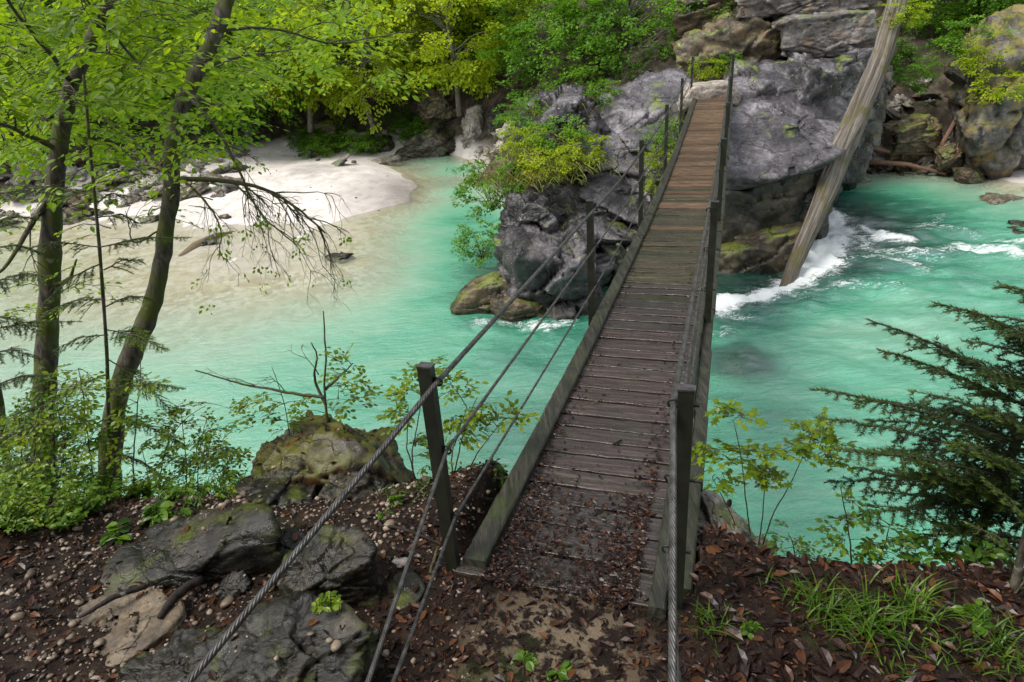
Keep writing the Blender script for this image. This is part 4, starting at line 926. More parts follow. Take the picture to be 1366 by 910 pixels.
def leaf_spray(mb, c, out, size, nl, lsz, g, tpl=LEAF8, tilt=None, stems=None):
    """alternate leaves on a little forked twig, laid nearly flat"""
    out = out/np.linalg.norm(out); up_ = norm(np.array([0, 0, 1.])+g.normal(size=3)*.22 if tilt is None else tilt)
    side = np.cross(up_, out); side /= np.linalg.norm(side); upn = np.cross(out, side)
    P, D, N_ = [], [], []
    for br_ in (-.75, 0, .75):
        a = br_+g.normal()*.12; dd = out*math.cos(a)+side*math.sin(a); L = size*(1 if br_ == 0 else .75)*g.uniform(.8, 1.2)
        q = c+dd*np.linspace(0, L, 6)[:, None]+upn*(-.12*L*np.linspace(0, 1, 6)**2)[:, None]
        if stems is not None: stems.tube(q, np.linspace(.0022, .001, 6), 3)
        for k in range(max(2, nl//3)):
            t = (k+1.)/(max(2, nl//3)); p = c+dd*L*t-upn*.12*L*t*t; sg = 1 if k % 2 else -1
            ang = a+sg*(.9-.5*t)+g.normal()*.25; P.append(p); D.append(out*math.cos(ang)+side*math.sin(ang)-upn*g.uniform(0, .35)); N_.append(upn+g.normal(size=3)*.28)
    n = len(P); r0 = g.random()*.6
    mb.leaves(np.array(P), np.array(D), np.array(N_), lsz*g.uniform(.65, 1.2, n), tpl, np.clip(r0+g.random(n)*.4, 0, 1))
def fir_bough(nb, sb, pts, width, g, nsz=.016, dens=1., rad=.006, sub=.55):
    """flat conifer bough: main axis, alternating side shoots and needles along all of them"""
    Q = smooth_path(pts, 30, .0015, g); sb.tube(Q, np.linspace(rad, .0015, 30), 5)
    L = np.linalg.norm(np.diff(Q, axis=0), axis=1).sum(); n = int(L/.02*dens); shoots = [(Q[int(len(Q)*.45):], 1.)]
    for k in range(n):
        t = .12+.86*(k+g.random())/n; i = min(int(t*29), 28); p = Q[i]; ax = Q[i+1]-Q[i]; ax /= np.linalg.norm(ax)
        sd_ = np.cross(ax, [0, 0, 1.]); sd_ /= np.linalg.norm(sd_); sg = 1 if k % 2 else -1
        l = width*(1.1-t)**.7*g.uniform(.55, 1.1)
        d = ax*.72+sd_*sg*.75+np.array([0, 0, -.12])+g.normal(size=3)*.1; d /= np.linalg.norm(d)
        q = p+d*np.linspace(0, l, 7)[:, None]+np.array([0, 0, -.3*l])*(np.linspace(0, 1, 7)**2)[:, None]; shoots.append((q, .9))
        sb.tube(q, np.linspace(.0022, .0008, 7), 3)
        if l > .1:
            for j in range(int(l/.035)):
                tt = g.uniform(.2, .9); pp = p+d*l*tt; s2 = np.cross(d, [0, 0, 1.]); dd = d*.75+s2*(1 if j % 2 else -1)*.7; dd /= np.linalg.norm(dd); l2 = l*sub*(1.1-tt)
                shoots.append((pp+dd*np.linspace(0, l2, 4)[:, None], .8))
    P, D, N_, A = [], [], [], []
    for q, w_ in shoots:
        l = np.linalg.norm(q[-1]-q[0])+1e-6; m_ = max(4, int(l/.0021)); t = np.linspace(0, len(q)-1, m_); p = np.stack([np.interp(t, range(len(q)), q[:, i]) for i in range(3)], 1)
        ax = (q[-1]-q[0])/l; s2 = np.cross(ax, [0, 0, 1.]); s2 /= np.linalg.norm(s2)+1e-9; sg = np.where(np.arange(m_) % 2, 1, -1)[:, None]
        P.append(p); D.append(ax*.75+s2*sg*.8+g.normal(size=(m_, 3))*.25+[0, 0, .12]); N_.append(np.array([0, 0, 1.])+g.normal(size=(m_, 3))*.4); A.append(np.clip(t/len(q)*.8+g.random()*.2-.1, 0, 1))
    P = np.concatenate(P); nb.leaves(P, np.concatenate(D), np.concatenate(N_), nsz*1.25*g.uniform(.7, 1.15, len(P)), (NEEDLE[0]*[1, 3.4, 1], [], NEEDLE[2]), np.concatenate(A))
def rooted(P):
    zg = float(nearh(P[:1, 0], P[:1, 1])[0])
    if P[0][2] > zg-.02:
        b = P[0].copy(); b[2] = zg-.08; P = np.concatenate([[b], P])
    return P
L_FIR = leaf_mat('dark_conifer_needles', (.018, .034, .006), (.045, .078, .010), (.16, .23, .02), .3, .45)
L_SAP = leaf_mat('yellow_green_sapling_leaves', (.07, .13, .006), (.16, .25, .01), (.3, .38, .02), .5, .3)
L_GRASS = leaf_mat('fresh_grass_blades', (.025, .06, .005), (.07, .15, .01), (.16, .27, .02), .4, .35)
L_UND = leaf_mat('undergrowth_leaves', (.03, .08, .006), (.08, .17, .01), (.17, .28, .02), .4, .35)

# --- two deciduous trees at the left
def near_tree(name, label, path, rads, Yp, branches, sprays, seed, lm, mat=BARK):
    g = rng(seed); P = smooth_path(rooted(px3(path)), 60); base = P[0].copy()
    o = empty(name, base); tag(o, label, 'tree')
    def put(mb, nm, m_, sm=True): q = mb.build(nm, m_, o, sm, origin=base); q.location = (0, 0, 0); return q
    mb = MB(); mb.tube(P, np.interp(np.linspace(-.25, 1, 60), np.linspace(0, 1, len(rads)), rads), 14, rough=.16, seed=seed); put(mb, 'trunk', mat)
    tips = []; 
    for pts, r0, kids, droop in branches:
        mb = MB(); Q = smooth_path(px3(pts), 16, .004, g); mb.tube(Q, np.linspace(r0, r0*.3, 16), 7)
        for k in range(kids):
            i = g.integers(4, 15); dd = Q[i]-Q[i-1]; dd /= np.linalg.norm(dd); od = np.cross(dd, g.normal(size=3)); od /= np.linalg.norm(od)
            twig(mb, Q[i], dd*.8+od*.6, g.uniform(.18, .5), r0*.3, 2, g, droop, tips, 8, 3)
        put(mb, 'branch', mat)
    mb = MB(); sb = MB()
    for (xa, xb, ya, yb, Ya, Yb, n, lsz, nl) in sprays:
        for k in range(n):
            p = aty(g.uniform(xa, xb), g.uniform(ya, yb), g.uniform(Ya, Yb)); an = g.uniform(0, 6.3)
            out = np.array([math.cos(an), math.sin(an), -.25]); s_ = g.uniform(.22, .42)*lsz/.07
            if g.random() < .3:
                q0 = p-out*s_*g.uniform(.8, 1.6)+np.array([g.normal()*.1, g.normal()*.1, -.25*s_]); tq = np.linspace(0, 1, 7)[:, None]
                sb.tube(q0+(p-q0)*tq+np.array([0, 0, .3*s_])*np.sin(tq*3.14)*.5+g.normal(size=(7, 3))*.006, np.linspace(.005, .0025, 7), 4)
            leaf_spray(mb, p, out, s_, nl, lsz, g, stems=sb)
    for q, d in tips[::3]:
        if len(tips) and g.random() < .22: leaf_spray(mb, q, d, .07, 4, .035, g)
    put(mb, 'crown', lm, False)
    if sb.n: put(sb, 'twigs', BARK)
    return o
near_tree('beech_tree', 'dark straight near tree at the far left edge, its trunk rising through fir boughs', [(56,690,4.5),(58,620,4.55),(61,500,4.6),(66,400,4.65),(68,300,4.7),(78,200,4.75),(95,110,4.8),(128,40,4.9),(160,-40,5.),(185,-120,5.1)], list(np.array([.12,.105,.10,.095,.088,.075,.06,.052,.05])*.76), 4.6,
  [([(70,260,4.7),(40,300,4.6),(0,365,4.4),(-40,380,4.3)], .022, 2, .2), ([(78,200,4.75),(20,170,4.5),(-40,150,4.3)], .02, 3, .2), ([(68,380,4.65),(90,372,4.6),(100,345,4.6)], .02, 0, .2), ([(95,110,4.8),(60,60,4.5),(20,10,4.2),(-10,-40,4)], .018, 2, .1), ([(90,130,4.8),(160,170,4.6),(240,250,4.3)], .009, 3, .3)],
  [(-60, 200, -80, 130, 5., 8.5, 230, .078, 18), (-60, 200, -80, 150, 3.6, 4.6, 34, .07, 15), (-60, 170, 90, 215, 5., 8., 105, .075, 17), (-60, 170, 120, 270, 3.8, 5., 22, .06, 12), (-40, 130, 240, 420, 4.2, 5.5, 24, .05, 10)], 401, L_NEAR)
near_tree('maple_tree', 'crooked near tree bending right then up, with mossy bark and bare drooping twigs', [(140,700,4.35),(146,640,4.4),(150,560,4.45),(165,495,4.5),(195,430,4.6),(214,370,4.7),(221,300,4.8),(233,250,4.85),(226,200,4.9),(240,140,5.),(266,90,5.1),(288,45,5.2),(306,-10,5.3),(325,-80,5.4)], list(np.array([.13,.12,.11,.105,.1,.085,.08,.078,.078,.078,.076,.074,.07])*.69), 4.7,
  [([(233,238,4.85),(290,236,4.9),(350,250,4.9),(400,278,4.8),(432,312,4.8)], .02, 16, .5), ([(250,128,5.),(300,180,4.9),(318,230,4.8),(345,290,4.7),(395,330,4.6)], .014, 14, .5), ([(235,236,4.85),(262,262,4.7),(290,300,4.6),(285,345,4.5)], .01, 8, .5), ([(250,125,5.),(300,143,5.1)], .025, 0, .1),
   ([(240,140,5.),(190,90,4.9),(130,20,4.7),(100,-30,4.5)], .015, 4, .2), ([(266,92,5.1),(330,70,5.4),(400,60,5.8)], .012, 4, .2), ([(222,300,4.8),(180,330,4.7),(165,280,4.6)], .008, 3, .3), ([(288,45,5.2),(350,30,5.5),(450,60,6.2),(560,40,7.)], .012, 4, .25)],
  [(60, 330, -80, 110, 5.6, 9., 235, .082, 18), (60, 330, -60, 150, 4., 4.9, 34, .07, 15), (110, 330, 70, 200, 5.4, 8.5, 105, .078, 17), (110, 300, 120, 250, 4., 4.8, 18, .06, 12), (300, 520, -60, 110, 7., 11., 130, .11, 14), (170, 270, 200, 290, 4.6, 5.6, 10, .055, 9)], 402, L_NEAR)
# --- spindly firs at the lower left
def fir(name, label, stem, r0, boughs, seed, width=.12, nsz=.014, dens=1., group=None, cat='fir tree', rb=.005):
    g = rng(seed); P = smooth_path(rooted(px3(stem)), 30); base = P[0].copy(); o = empty(name, base); tag(o, label, cat, group)
    mb = MB(); mb.tube(P, np.linspace(r0, r0*.5, 30), 9, rough=.12, seed=seed); q = mb.build('trunk', BARK, o, origin=base); q.location = (0, 0, 0)
    for b in boughs:
        nb = MB(); sb = MB(); fir_bough(nb, sb, px3(b), width*g.uniform(.8, 1.2), g, nsz, dens, rb)
        q = sb.build('bough', BARK, o, origin=base); q.location = (0, 0, 0)
        q2 = nb.build('needles', L_FIR, q, False, origin=base); q2.location = (0, 0, 0)
    return o
gb = rng(55)
bl = []
for (x0, y0, x1, y1) in [(128,262,20,252),(130,270,165,258),(132,330,250,318),(134,352,60,400),(136,330,30,330),(138,360,190,345),(140,400,60,420),(141,408,205,398),(143,440,225,470),(144,448,70,470),(145,480,240,560),(140,500,60,540),(146,520,245,520),(148,560,250,600),(140,560,70,600),(146,600,230,640),(130,290,190,300)]:
    Y0 = 4.1; dY = gb.uniform(-.5, .4); bl.append([(x0, y0, Y0), ((x0+x1)/2, (y0+y1)/2-8, Y0+dY/2), (x1, y1, Y0+dY)])
fir('fir_sapling', 'spindly young fir with thin level boughs between the two near trunks', [(150,690,4.15),(146,600,4.1),(143,470,4.1),(133,330,4.1),(120,200,4.1),(112,100,4.1)], .016, bl, 501, .12, .017)
bl = []
for (x0, y0, x1, y1) in [(-20,260,90,262),(-20,330,60,340),(-20,380,70,370),(-20,420,55,450),(-20,470,60,480),(-20,520,70,500),(-20,560,60,575),(-20,600,80,560),(-20,300,50,290),(-20,440,110,430),(-20,630,90,615)]:
    bl.append([(x0, y0, 3.9), ((x0+x1)/2, (y0+y1)/2-8, 3.9), (x1, y1, 3.8+gb.uniform(-.2, .3))])
fir('fir_sapling', 'young fir rising just outside the left edge, boughs reaching into view', [(-22,700,3.9),(-22,500,3.9),(-24,250,3.9)], .02, bl, 502, .13, .017)
# dark leaning stem at the far left
o = log_px('dead_stem', 'thin dark dead stem standing at the left edge of the picture', [(12,640,4.2),(6,590,4.2),(0,540,4.2),(-10,480,4.2)], [.03,.03,.028,.02], BARK, 'dead stem', 8)
# --- big spruce at the right
bl = []
for (x0, y0, x1, y1, dy) in [(1420,420,1335,380,.0),(1420,470,1246,407,-.1),(1420,500,1285,452,.2),(1420,540,1160,428,.0),(1410,560,1175,462,-.2),(1410,590,1210,520,.3),(1410,610,1078,518,-.1),(1405,630,1090,560,.1),(1400,650,1110,600,-.3),(1400,660,1098,640,.2),
    (1395,680,1120,690,-.1),(1390,700,1160,655,.3),(1385,720,1180,720,.1),(1385,560,1230,560,.4),(1400,700,1230,620,-.3),(1400,640,1260,590,-.4),(1400,740,1250,700,-.2),(1420,520,1300,500,-.3),(1420,600,1300,545,-.4),(1400,620,1180,600,.5),(1400,600,1150,560,.4),(1400,690,1140,620,.2),(1400,670,1200,640,-.2),(1420,480,1340,440,-.3),(1420,450,1310,420,.2),(1390,640,1200,680,.35),(1400,580,1130,535,.35)]:
    Y0 = 2.75; bl.append([(x0, y0, Y0), (x0*.66+x1*.34, y0*.66+y1*.34-6, Y0+dy*.33), (x0*.33+x1*.67, y0*.33+y1*.67-8, Y0+dy*.7), (x1, y1, Y0+dy)])
fir('spruce_tree', 'dark spruce at the right edge, layered boughs spreading out over the green water', [(1282,800,2.75),(1300,730,2.75),(1330,650,2.75),(1370,560,2.75),(1420,440,2.75)], .032, bl, 503, .21, .021, .6, rb=.007)
fir('spruce_tree', 'thin leaning spruce trunk in the lower right corner in front of the bigger spruce', [(1335,880,2.0),(1345,820,2.05),(1362,740,2.1),(1400,600,2.2)], .022, [[(1362,740,2.1),(1330,715,2.1),(1290,700,2.1)], [(1370,700,2.1),(1340,660,2.1),(1310,640,2.1)], [(1350,800,2.05),(1380,760,2.05),(1420,740,2.05)]], 504, .08, .014)
# --- saplings
def sapling(label, stems, clusters, seed, lm=L_SAP, lsz=.05, nl=9, tpl=LEAF8, bare=(), cat='sapling', size=.1, r=.006, name='sapling'):
    g = rng(seed); P0 = rooted(px3(stems[0]))[0]; o = empty(name, P0); tag(o, label, cat)
    sb = MB(); allp = []
    for st in stems:
        Q = smooth_path(rooted(px3(st)) if label[:7] != 'gnarled' else px3(st), 24, .002, g); sb.tube(Q, np.linspace(r, r*.35, 24), 6); allp.append(Q)
    A = np.concatenate(allp); mb = MB()
    for (px, py, Y) in clusters:
        p = aty(px, py, Y); low = A[A[:, 2] < p[2]+.03]; low = low if len(low) else A; q = low[np.argmin(np.linalg.norm(low-p, axis=1))]
        d = p-q; L = np.linalg.norm(d)+1e-6
        pth = q+(p-q)*np.linspace(0, 1, 7)[:, None]+np.array([0, 0, .08*L])*np.sin(np.linspace(0, 3.14, 7))[:, None]
        sb.tube(pth, np.linspace(.003, .0015, 7), 4); allp.append(pth); A = np.concatenate([A, pth])
        for kk in range(4):
            dd = d/L+g.normal(size=3)*.7; dd[2] *= .4; leaf_spray(mb, p+g.normal(size=3)*.03, dd, size, nl, lsz, g, tpl, stems=sb)
    for (px, py, Y, L, dx, dz) in bare: twig(sb, aty(px, py, Y), [dx, 0, dz], L, .004, 2, g, .1, None, 8, 3)
    q = sb.build('stem', BARK, o, origin=P0); q.location = (0, 0, 0)
    if mb.n: q = mb.build('foliage', lm, o, False, origin=P0); q.location = (0, 0, 0)
    return o
Yo = 3.75
sapling('gnarled bare-topped sapling growing out of the mossy dome', [[(440,615,Yo),(436,560,Yo),(433,520,Yo),(434,470,Yo),(431,418,Yo)], [(435,540,Yo),(420,510,Yo),(424,480,Yo),(415,460,Yo)], [(434,530,Yo),(400,525,Yo),(370,520,Yo),(330,512,Yo),(262,492,Yo)], [(434,520,Yo),(455,500,Yo),(470,485,Yo)]],
  [(455,490,Yo),(475,500,Yo),(485,518,Yo),(470,535,Yo),(445,545,Yo),(400,548,Yo),(460,478,Yo),(452,515,Yo+.1)], 601, L_SAP, .04, 8, LEAF8, [(425,500,Yo,.2,-.3,.7), (380,522,Yo,.15,-.2,.6), (340,514,Yo,.2,-.5,.4)], r=.011, size=.08)
sapling('small leafy sapling left of the gnarled one over the pale water', [[(386,590,3.8),(378,540,3.8),(366,500,3.8),(360,488,3.8)]], [(352,528,3.8),(335,535,3.8),(365,545,3.8),(375,560,3.8),(345,560,3.8),(390,562,3.8),(395,535,3.8)], 602, L_SAP, .04, 8, size=.08)
Ys = 3.3
sapling('slender sapling just right of the near left post, leaves held over the water', [[(600,668,Ys),(612,610,Ys),(622,570,Ys),(640,530,Ys)], [(605,660,Ys),(600,600,Ys),(618,540,Ys)], [(604,665,Ys),(640,600,Ys),(665,570,Ys)]],
  [(600,512,Ys),(612,520,Ys),(635,550,Ys),(655,560,Ys),(680,562,Ys),(690,555,Ys),(620,590,Ys),(640,575,Ys),(650,630,Ys),(632,640,Ys),(615,640,Ys),(610,560,Ys)], 603, L_SAP, .042, 9, size=.09)
sapling('slender sapling behind the left side of the near left post', [[(552,655,Ys),(548,600,Ys),(556,560,Ys),(560,510,Ys)], [(552,640,Ys),(540,590,Ys),(545,540,Ys)]],
  [(545,520,Ys),(555,500,Ys),(530,545,Ys),(540,560,Ys),(570,498,Ys),(528,530,Ys),(560,590,Ys),(575,610,Ys)], 604, L_SAP, .042, 9, size=.08)
Yr = 2.9
sapling('bright yellow-green maple sapling right of the near right post', [[(1008,768,Yr),(998,700,Yr),(990,655,Yr),(985,600,Yr),(975,560,Yr)], [(1000,765,Yr),(975,690,Yr),(950,640,Yr)], [(1008,766,Yr),(1030,690,Yr),(1060,640,Yr),(1075,600,Yr)], [(1005,765,Yr),(1020,680,Yr),(1025,620,Yr)]],
  [(975,560,Yr),(990,553,Yr),(960,600,Yr),(1000,600,Yr),(1020,605,Yr),(1045,600,Yr),(985,618,Yr),(1010,628,Yr),(1060,595,Yr),(1080,590,Yr),(1095,610,Yr),(1085,575,Yr),(955,632,Yr),(1000,645,Yr),(1035,635,Yr),(1110,600,Yr),(945,605,Yr)], 605, L_SAP, .052, 8, MAPLE, size=.09)
sapling('leafy sapling in front of the dark spruce above the grass tufts', [[(1140,790,2.6),(1135,740,2.6),(1128,690,2.6),(1120,650,2.6)], [(1150,790,2.6),(1180,740,2.6),(1190,700,2.6)]],
  [(1125,700,2.6),(1110,720,2.6),(1150,720,2.6),(1170,735,2.6),(1185,715,2.6),(1150,745,2.6),(1195,740,2.6),(1135,670,2.6),(1165,690,2.6),(1205,720,2.6)], 606, L_UND, .04, 8, size=.07)
sapling('low leafy bush between the two right saplings', [[(1060,765,2.8),(1058,730,2.8),(1050,710,2.8)]], [(1050,715,2.8),(1065,720,2.8),(1080,735,2.8),(1040,735,2.8),(1090,745,2.8)], 607, L_UND, .03, 8, size=.06)
sapling('tall weedy stems with narrow leaves in front of the right water', [[(1290,800,2.5),(1270,750,2.5),(1245,725,2.5)], [(1290,800,2.5),(1300,760,2.5),(1320,735,2.5)], [(1285,800,2.5),(1262,770,2.5),(1240,750,2.5)]],
  [(1250,730,2.5),(1262,745,2.5),(1290,750,2.5),(1300,740,2.5),(1235,750,2.5),(1325,745,2.5),(1310,765,2.5),(1270,765,2.5)], 608, L_UND, .055, 6, size=.06)
for i, (pts, cl, lab) in enumerate([
  ([[(205,665,4.),(215,600,4.),(240,560,4.),(270,545,4.)], [(205,665,4.),(225,640,4.),(262,630,4.)], [(205,660,4.),(190,590,4.)]], [(200,560,4.),(220,570,4.),(245,545,4.),(262,600,4.),(240,640,4.),(262,655,4.),(225,650,4.),(195,590,4.),(215,620,4.),(180,560,4.)], 'airy sapling beside the foot of the crooked trunk'),
  ([[(85,660,3.9),(80,600,3.9),(95,540,3.9)], [(88,660,3.9),(110,600,3.9),(130,570,3.9)]], [(90,540,3.9),(110,560,3.9),(75,590,3.9),(125,590,3.9),(100,610,3.9),(85,560,3.9),(115,640,3.9),(65,560,3.9)], 'leafy sapling between the feet of the two near trunks'),
  ([[(22,660,3.6),(30,600,3.6),(25,560,3.6)]], [(20,560,3.6),(35,580,3.6),(10,600,3.6),(45,610,3.6),(28,620,3.6),(5,630,3.6),(50,640,3.6)], 'leafy sapling at the left edge below the fir boughs'),
  ([[(295,665,3.9),(305,620,3.9),(300,590,3.9)], [(297,665,3.9),(320,640,3.9)]], [(300,590,3.9),(315,605,3.9),(290,610,3.9),(310,630,3.9),(325,650,3.9)], 'small leafy plant left of the mossy dome above the water')]):
    sapling(lab, pts, cl, 620+i, L_UND, .042, 9, size=.09)
# --- ground plants
def tuft(px, py, label, n=90, L=.2, w_=.007, seed=0, lm=L_GRASS, name='grass_tuft', spread=.05, cat='grass tuft', group='grass tufts on the near bank'):
    L *= .72; g = rng(seed+int(px)); c = onground(px, py); mb = MB(); m_ = 6; t = np.linspace(0, 1, m_)
    for k in range(int(n*.85)):
        a = g.uniform(0, 6.28); l = L*g.uniform(.5, 1.15); d = np.array([math.cos(a), math.sin(a)]); b = g.normal(size=2)*spread; lean = g.uniform(.3, 1.15)
        x = b[0]+d[0]*l*lean*t**1.6; y = b[1]+d[1]*l*lean*t**1.6; z = l*(t-.62*lean*t**2.4)
        q = np.stack([x, y, z], 1); s_ = np.array([-d[1], d[0], 0.])*w_/2; ww = (1-t**2.5)[:, None]*s_
        V = np.concatenate([q-ww, q+ww+[0, 0, .001]]); i = np.arange(m_-1)
        mb.add(V, np.stack([i, i+1, i+1+m_, i+m_], 1), a=g.random())
    o = mb.build(name, lm, None, False); o.location = c-[0, 0, .015]; return tag(o, label, cat, group)
for i, (px, py, n, L, lab) in enumerate([(945,830,60,.15,'small bright grass tuft at the foot of the near right post'), (1105,820,120,.24,'leftmost of the three big arching grass tufts at the lower right'), (1160,835,140,.27,'middle and fullest of the three big arching grass tufts at the lower right'), (1215,815,130,.26,'rightmost of the three big arching grass tufts at the lower right'),
   (1320,850,110,.2,'grass tuft at the foot of the spruce trunks in the lower right'), (1275,880,60,.13,'short grass tuft below the spruce trunks'), (975,838,30,.1,'tiny grass tuft right of the small bright one'), (1060,790,50,.14,'thin grass tuft at the edge of the bank above the leaf litter'), (1240,870,50,.12,'thin short grass in the shade at the lower right'),
   (300,650,90,.2,'grass hanging over the bank edge left of the mossy dome'), (520,660,50,.12,'bright grass at the right foot of the mossy dome'), (250,672,80,.13,'low grass along the bank edge right of the crooked trunk'), (560,650,40,.1,'thin grass behind the near left post'), (660,630,40,.1,'grass below the slender sapling beside the kerb'),
   (1200,900,50,.12,'sparse grass at the bottom edge on the right'), (1350,890,80,.15,'grass in the bottom right corner')]):
    tuft(px, py, lab, n, L, seed=i)
def herb(px, py, label, n, L, lsz, seed, lm=L_UND, name='leafy_plant', cat='plant', tpl=LEAF8, z0=0., group='leafy plants on the near bank', up=.8, spread=.5):
    """rosette of stalks, each carrying leaves"""
    g = rng(seed*31+7); c = onground(px, py, z0); mb = MB(); sb = MB(); o = empty(name, c); tag(o, label, cat, group); P, D, N_ = [], [], []
    for k in range(n):
        a = g.uniform(0, 6.28); d = np.array([math.cos(a)*spread, math.sin(a)*spread, up*g.uniform(.6, 1.1)]); l = L*g.uniform(.5, 1.1)
        q = d*l*np.linspace(0, 1, 6)[:, None]-np.array([0, 0, .25*l])*(np.linspace(0, 1, 6)**2)[:, None]; sb.tube(q, np.linspace(.0025, .0012, 6), 4)
        for j in range(2, 6):
            for sg in (-1, 1): P.append(q[j]); D.append([d[0]*.8-sg*d[1]*1.6, d[1]*.8+sg*d[0]*1.6, g.uniform(-.3, .1)]); N_.append([0, 0, 1.]+g.normal(size=3)*.3)
    P = np.array(P); mb.leaves(P, np.array(D), np.array(N_), lsz*g.uniform(.6, 1.15, len(P)), tpl, g.random(len(P)))
    sb.build('stalks', L_UND, o)
    q = mb.build('foliage', lm, o, False); return o
for i, (px, py, n, L, ls, lab) in enumerate([(30,690,16,.3,.035,'bushy green plant in the left corner of the undergrowth'), (75,695,16,.26,.04,'bushy green plant below the straight near trunk'), (10,650,14,.32,.04,'tall undergrowth plant at the left edge'), (118,680,12,.2,.045,'plant with longer leaves right of the straight trunk foot'),
   (160,718,8,.09,.075,'broad-leaved low plant on the litter above the long dark slab'), (210,690,9,.09,.07,'dark broad-leaved plant at the end of the long dark slab'), (240,690,7,.08,.055,'small broad-leaved plant near the bank edge'), (195,668,10,.14,.04,'small plant at the foot of the crooked trunk'),
   (60,655,14,.3,.04,'undergrowth plant between the fir boughs and the litter'), (150,670,12,.2,.035,'undergrowth plant beside the crooked trunk foot'), (515,690,8,.07,.03,'little bright plant on the gravel right of the mossy dome'), (530,672,6,.07,.03,'tiny bright plant behind the gravel patch'), (425,655,6,.06,.03,'tiny plant growing on the ledge below the mossy dome'),
   (1000,845,5,.08,.035,'single low seedling in the leaf litter right of the bridge'), (1290,830,7,.12,.05,'round-leaved plant in front of the spruce trunk'), (700,885,4,.05,.05,'flattened olive rosette on the sandy path'), (745,895,4,.05,.05,'flattened olive rosette at the bottom edge of the sandy path'), (100,640,14,.26,.035,'feathery green plant between the trunks'), (45,620,14,.26,.035,'feathery green plant left of the straight trunk foot')]):
    herb(px, py, lab, n, L, ls, 700+i)
hb = herb(440, 815, 'fresh fern-like plant growing from the mossy black rock at the bottom', 10, .09, .03, 750, L_SAP); hb.location = atz(440, 812, 4.15)
g2 = rng(321)
for i in range(34):
    px, py = g2.uniform(-10, 150), g2.uniform(655, 712)
    if i >= 22: px, py = g2.uniform(150, 330), g2.uniform(655, 668)
    herb(px, py, ['low leafy plant in the dense undergrowth at the left edge of the bank', 'small plant along the bank edge between the crooked trunk and the dome'][i >= 22], 14 if i < 22 else 9, g2.uniform(.16, .34) if i < 22 else .13, g2.uniform(.026, .042), 800+i, [L_UND, L_SAP, L_UND][i % 3], up=1.1, group=['low plants of the left undergrowth', 'small plants along the left bank edge'][i >= 22])
for i in range(12):
    px = g2.uniform(15, 275); Yq = g2.uniform(3.5, 4.1); top = g2.uniform(470, 600)
    cl = [(px+g2.normal()*22, top+g2.uniform(0, 1)*(660-top), Yq+g2.normal()*.1) for _ in range(11)]
    sapling('wispy sapling in the thicket around the two near trunks', [[(px+g2.normal()*8, 690, Yq), (px, 620, Yq), (px+g2.normal()*12, top, Yq)]], cl, 900+i, [L_UND, L_SAP][i % 2], .036, 8, size=.085)['group'] = 'wispy saplings of the left thicket'
# hellebore flower at the left
c = onground(85, 655, .12)
o = empty('pale_flower', c); tag(o, 'single drooping pale yellow-green flower in the undergrowth at the left', 'flower'); mb = MB(); gg = rng(3)
mb.leaves(np.zeros((5, 3)), np.array([[math.cos(a), math.sin(a), -.7] for a in np.arange(5)*1.257]), np.tile([[0, 0, 1.]], (5, 1)), .035, LEAF8, .9); mb.build('petals', leaf_mat('pale_petals', (.4, .42, .1), (.5, .52, .15), (.6, .6, .25), .4), o, False)
mb = MB(); mb.tube([[0, 0, 0], [.01, 0, .02], [.03, 0, -.05], [.03, 0, -.14]], .0025, 5); mb.build('stalk', L_UND, o)
# --- sticks
def stick(label, pts, rads, mat=None, cat='stick'):
    P = np.array([onground(a, b)+[0, 0, h] for a, b, h in pts]); P = smooth_path(P, 14, .0015, rng(len(label)))
    mb = MB(); mb.tube(P, np.interp(np.linspace(0, 1, 14), np.linspace(0, 1, len(rads)), rads), 9, rough=.12); return tag(mb.build('stick', mat or BARK, origin=P[0]), label, cat, 'sticks lying on the near bank')
WETB = bark_mat('wet_black_bark', (.008, .006, .005), (.035, .022, .018), (.02, .02, .01), .2)
stick('straight black stick lying on the flat tan slab', [(112,836,.06),(160,815,.08),(205,796,.07)], [.006,.013,.014], WETB)
stick('thick curved black branch piece above the tan slab', [(218,838,.06),(240,812,.08),(258,795,.07),(274,782,.05)], [.012,.02,.022,.02], WETB)
stick('long thin root lying across the litter right of the blocky rock', [(505,705,.02),(540,712,.02),(590,735,.02)], [.006,.009,.006], WETB)
stick('thin fallen twig in front of the mossy dome', [(470,685,.02),(510,690,.02),(560,688,.02)], [.004,.007,.003], WETB)
stick('short stick standing out of the leaves left of the kerb end', [(575,770,.02),(580,755,.05),(585,745,.07)], [.006,.007,.004])
# --- litter, pebbles: nobody could count them
def scatter_xy(n, f, g, xr=(-4.2, 3.6), yr=(.9, 4.6)):
    x = g.uniform(*xr, n); y = g.uniform(*yr, n); k = g.random(n) < f(x, y); return x[k], y[k]
def under_deck(x, y):
    u = (x*cyw-y*syw)-BX; s_ = (x*syw+y*cyw)-BY; return (u > -.0)&(u < BW)&(s_ > .0)
def gravelly(x, y): return np.clip(.62*np.exp(-((x+1.9)/1.1)**2)+.55*np.exp(-((x+.75)/.5)**2-((y-2.9)/.5)**2)+.25*fbm(p2(x, y)*1.7, 3, 71), 0.02, 1)
from mathutils.bvhtree import BVHTree
_bv = []
for o in list(COL.objects):
    if o.get('group') == NG and o.type == 'MESH':
        n_ = len(o.data.vertices); co = np.empty(n_*3, np.float32); o.data.vertices.foreach_get('co', co); co = co.reshape(-1, 3)+np.array(o.location)
        fi = np.empty(len(o.data.polygons)*3, np.int32); o.data.polygons.foreach_get('vertices', fi); _bv.append((co[:, :2].min(0), co[:, :2].max(0), BVHTree.FromPolygons(co.tolist(), fi.reshape(-1, 3).tolist())))
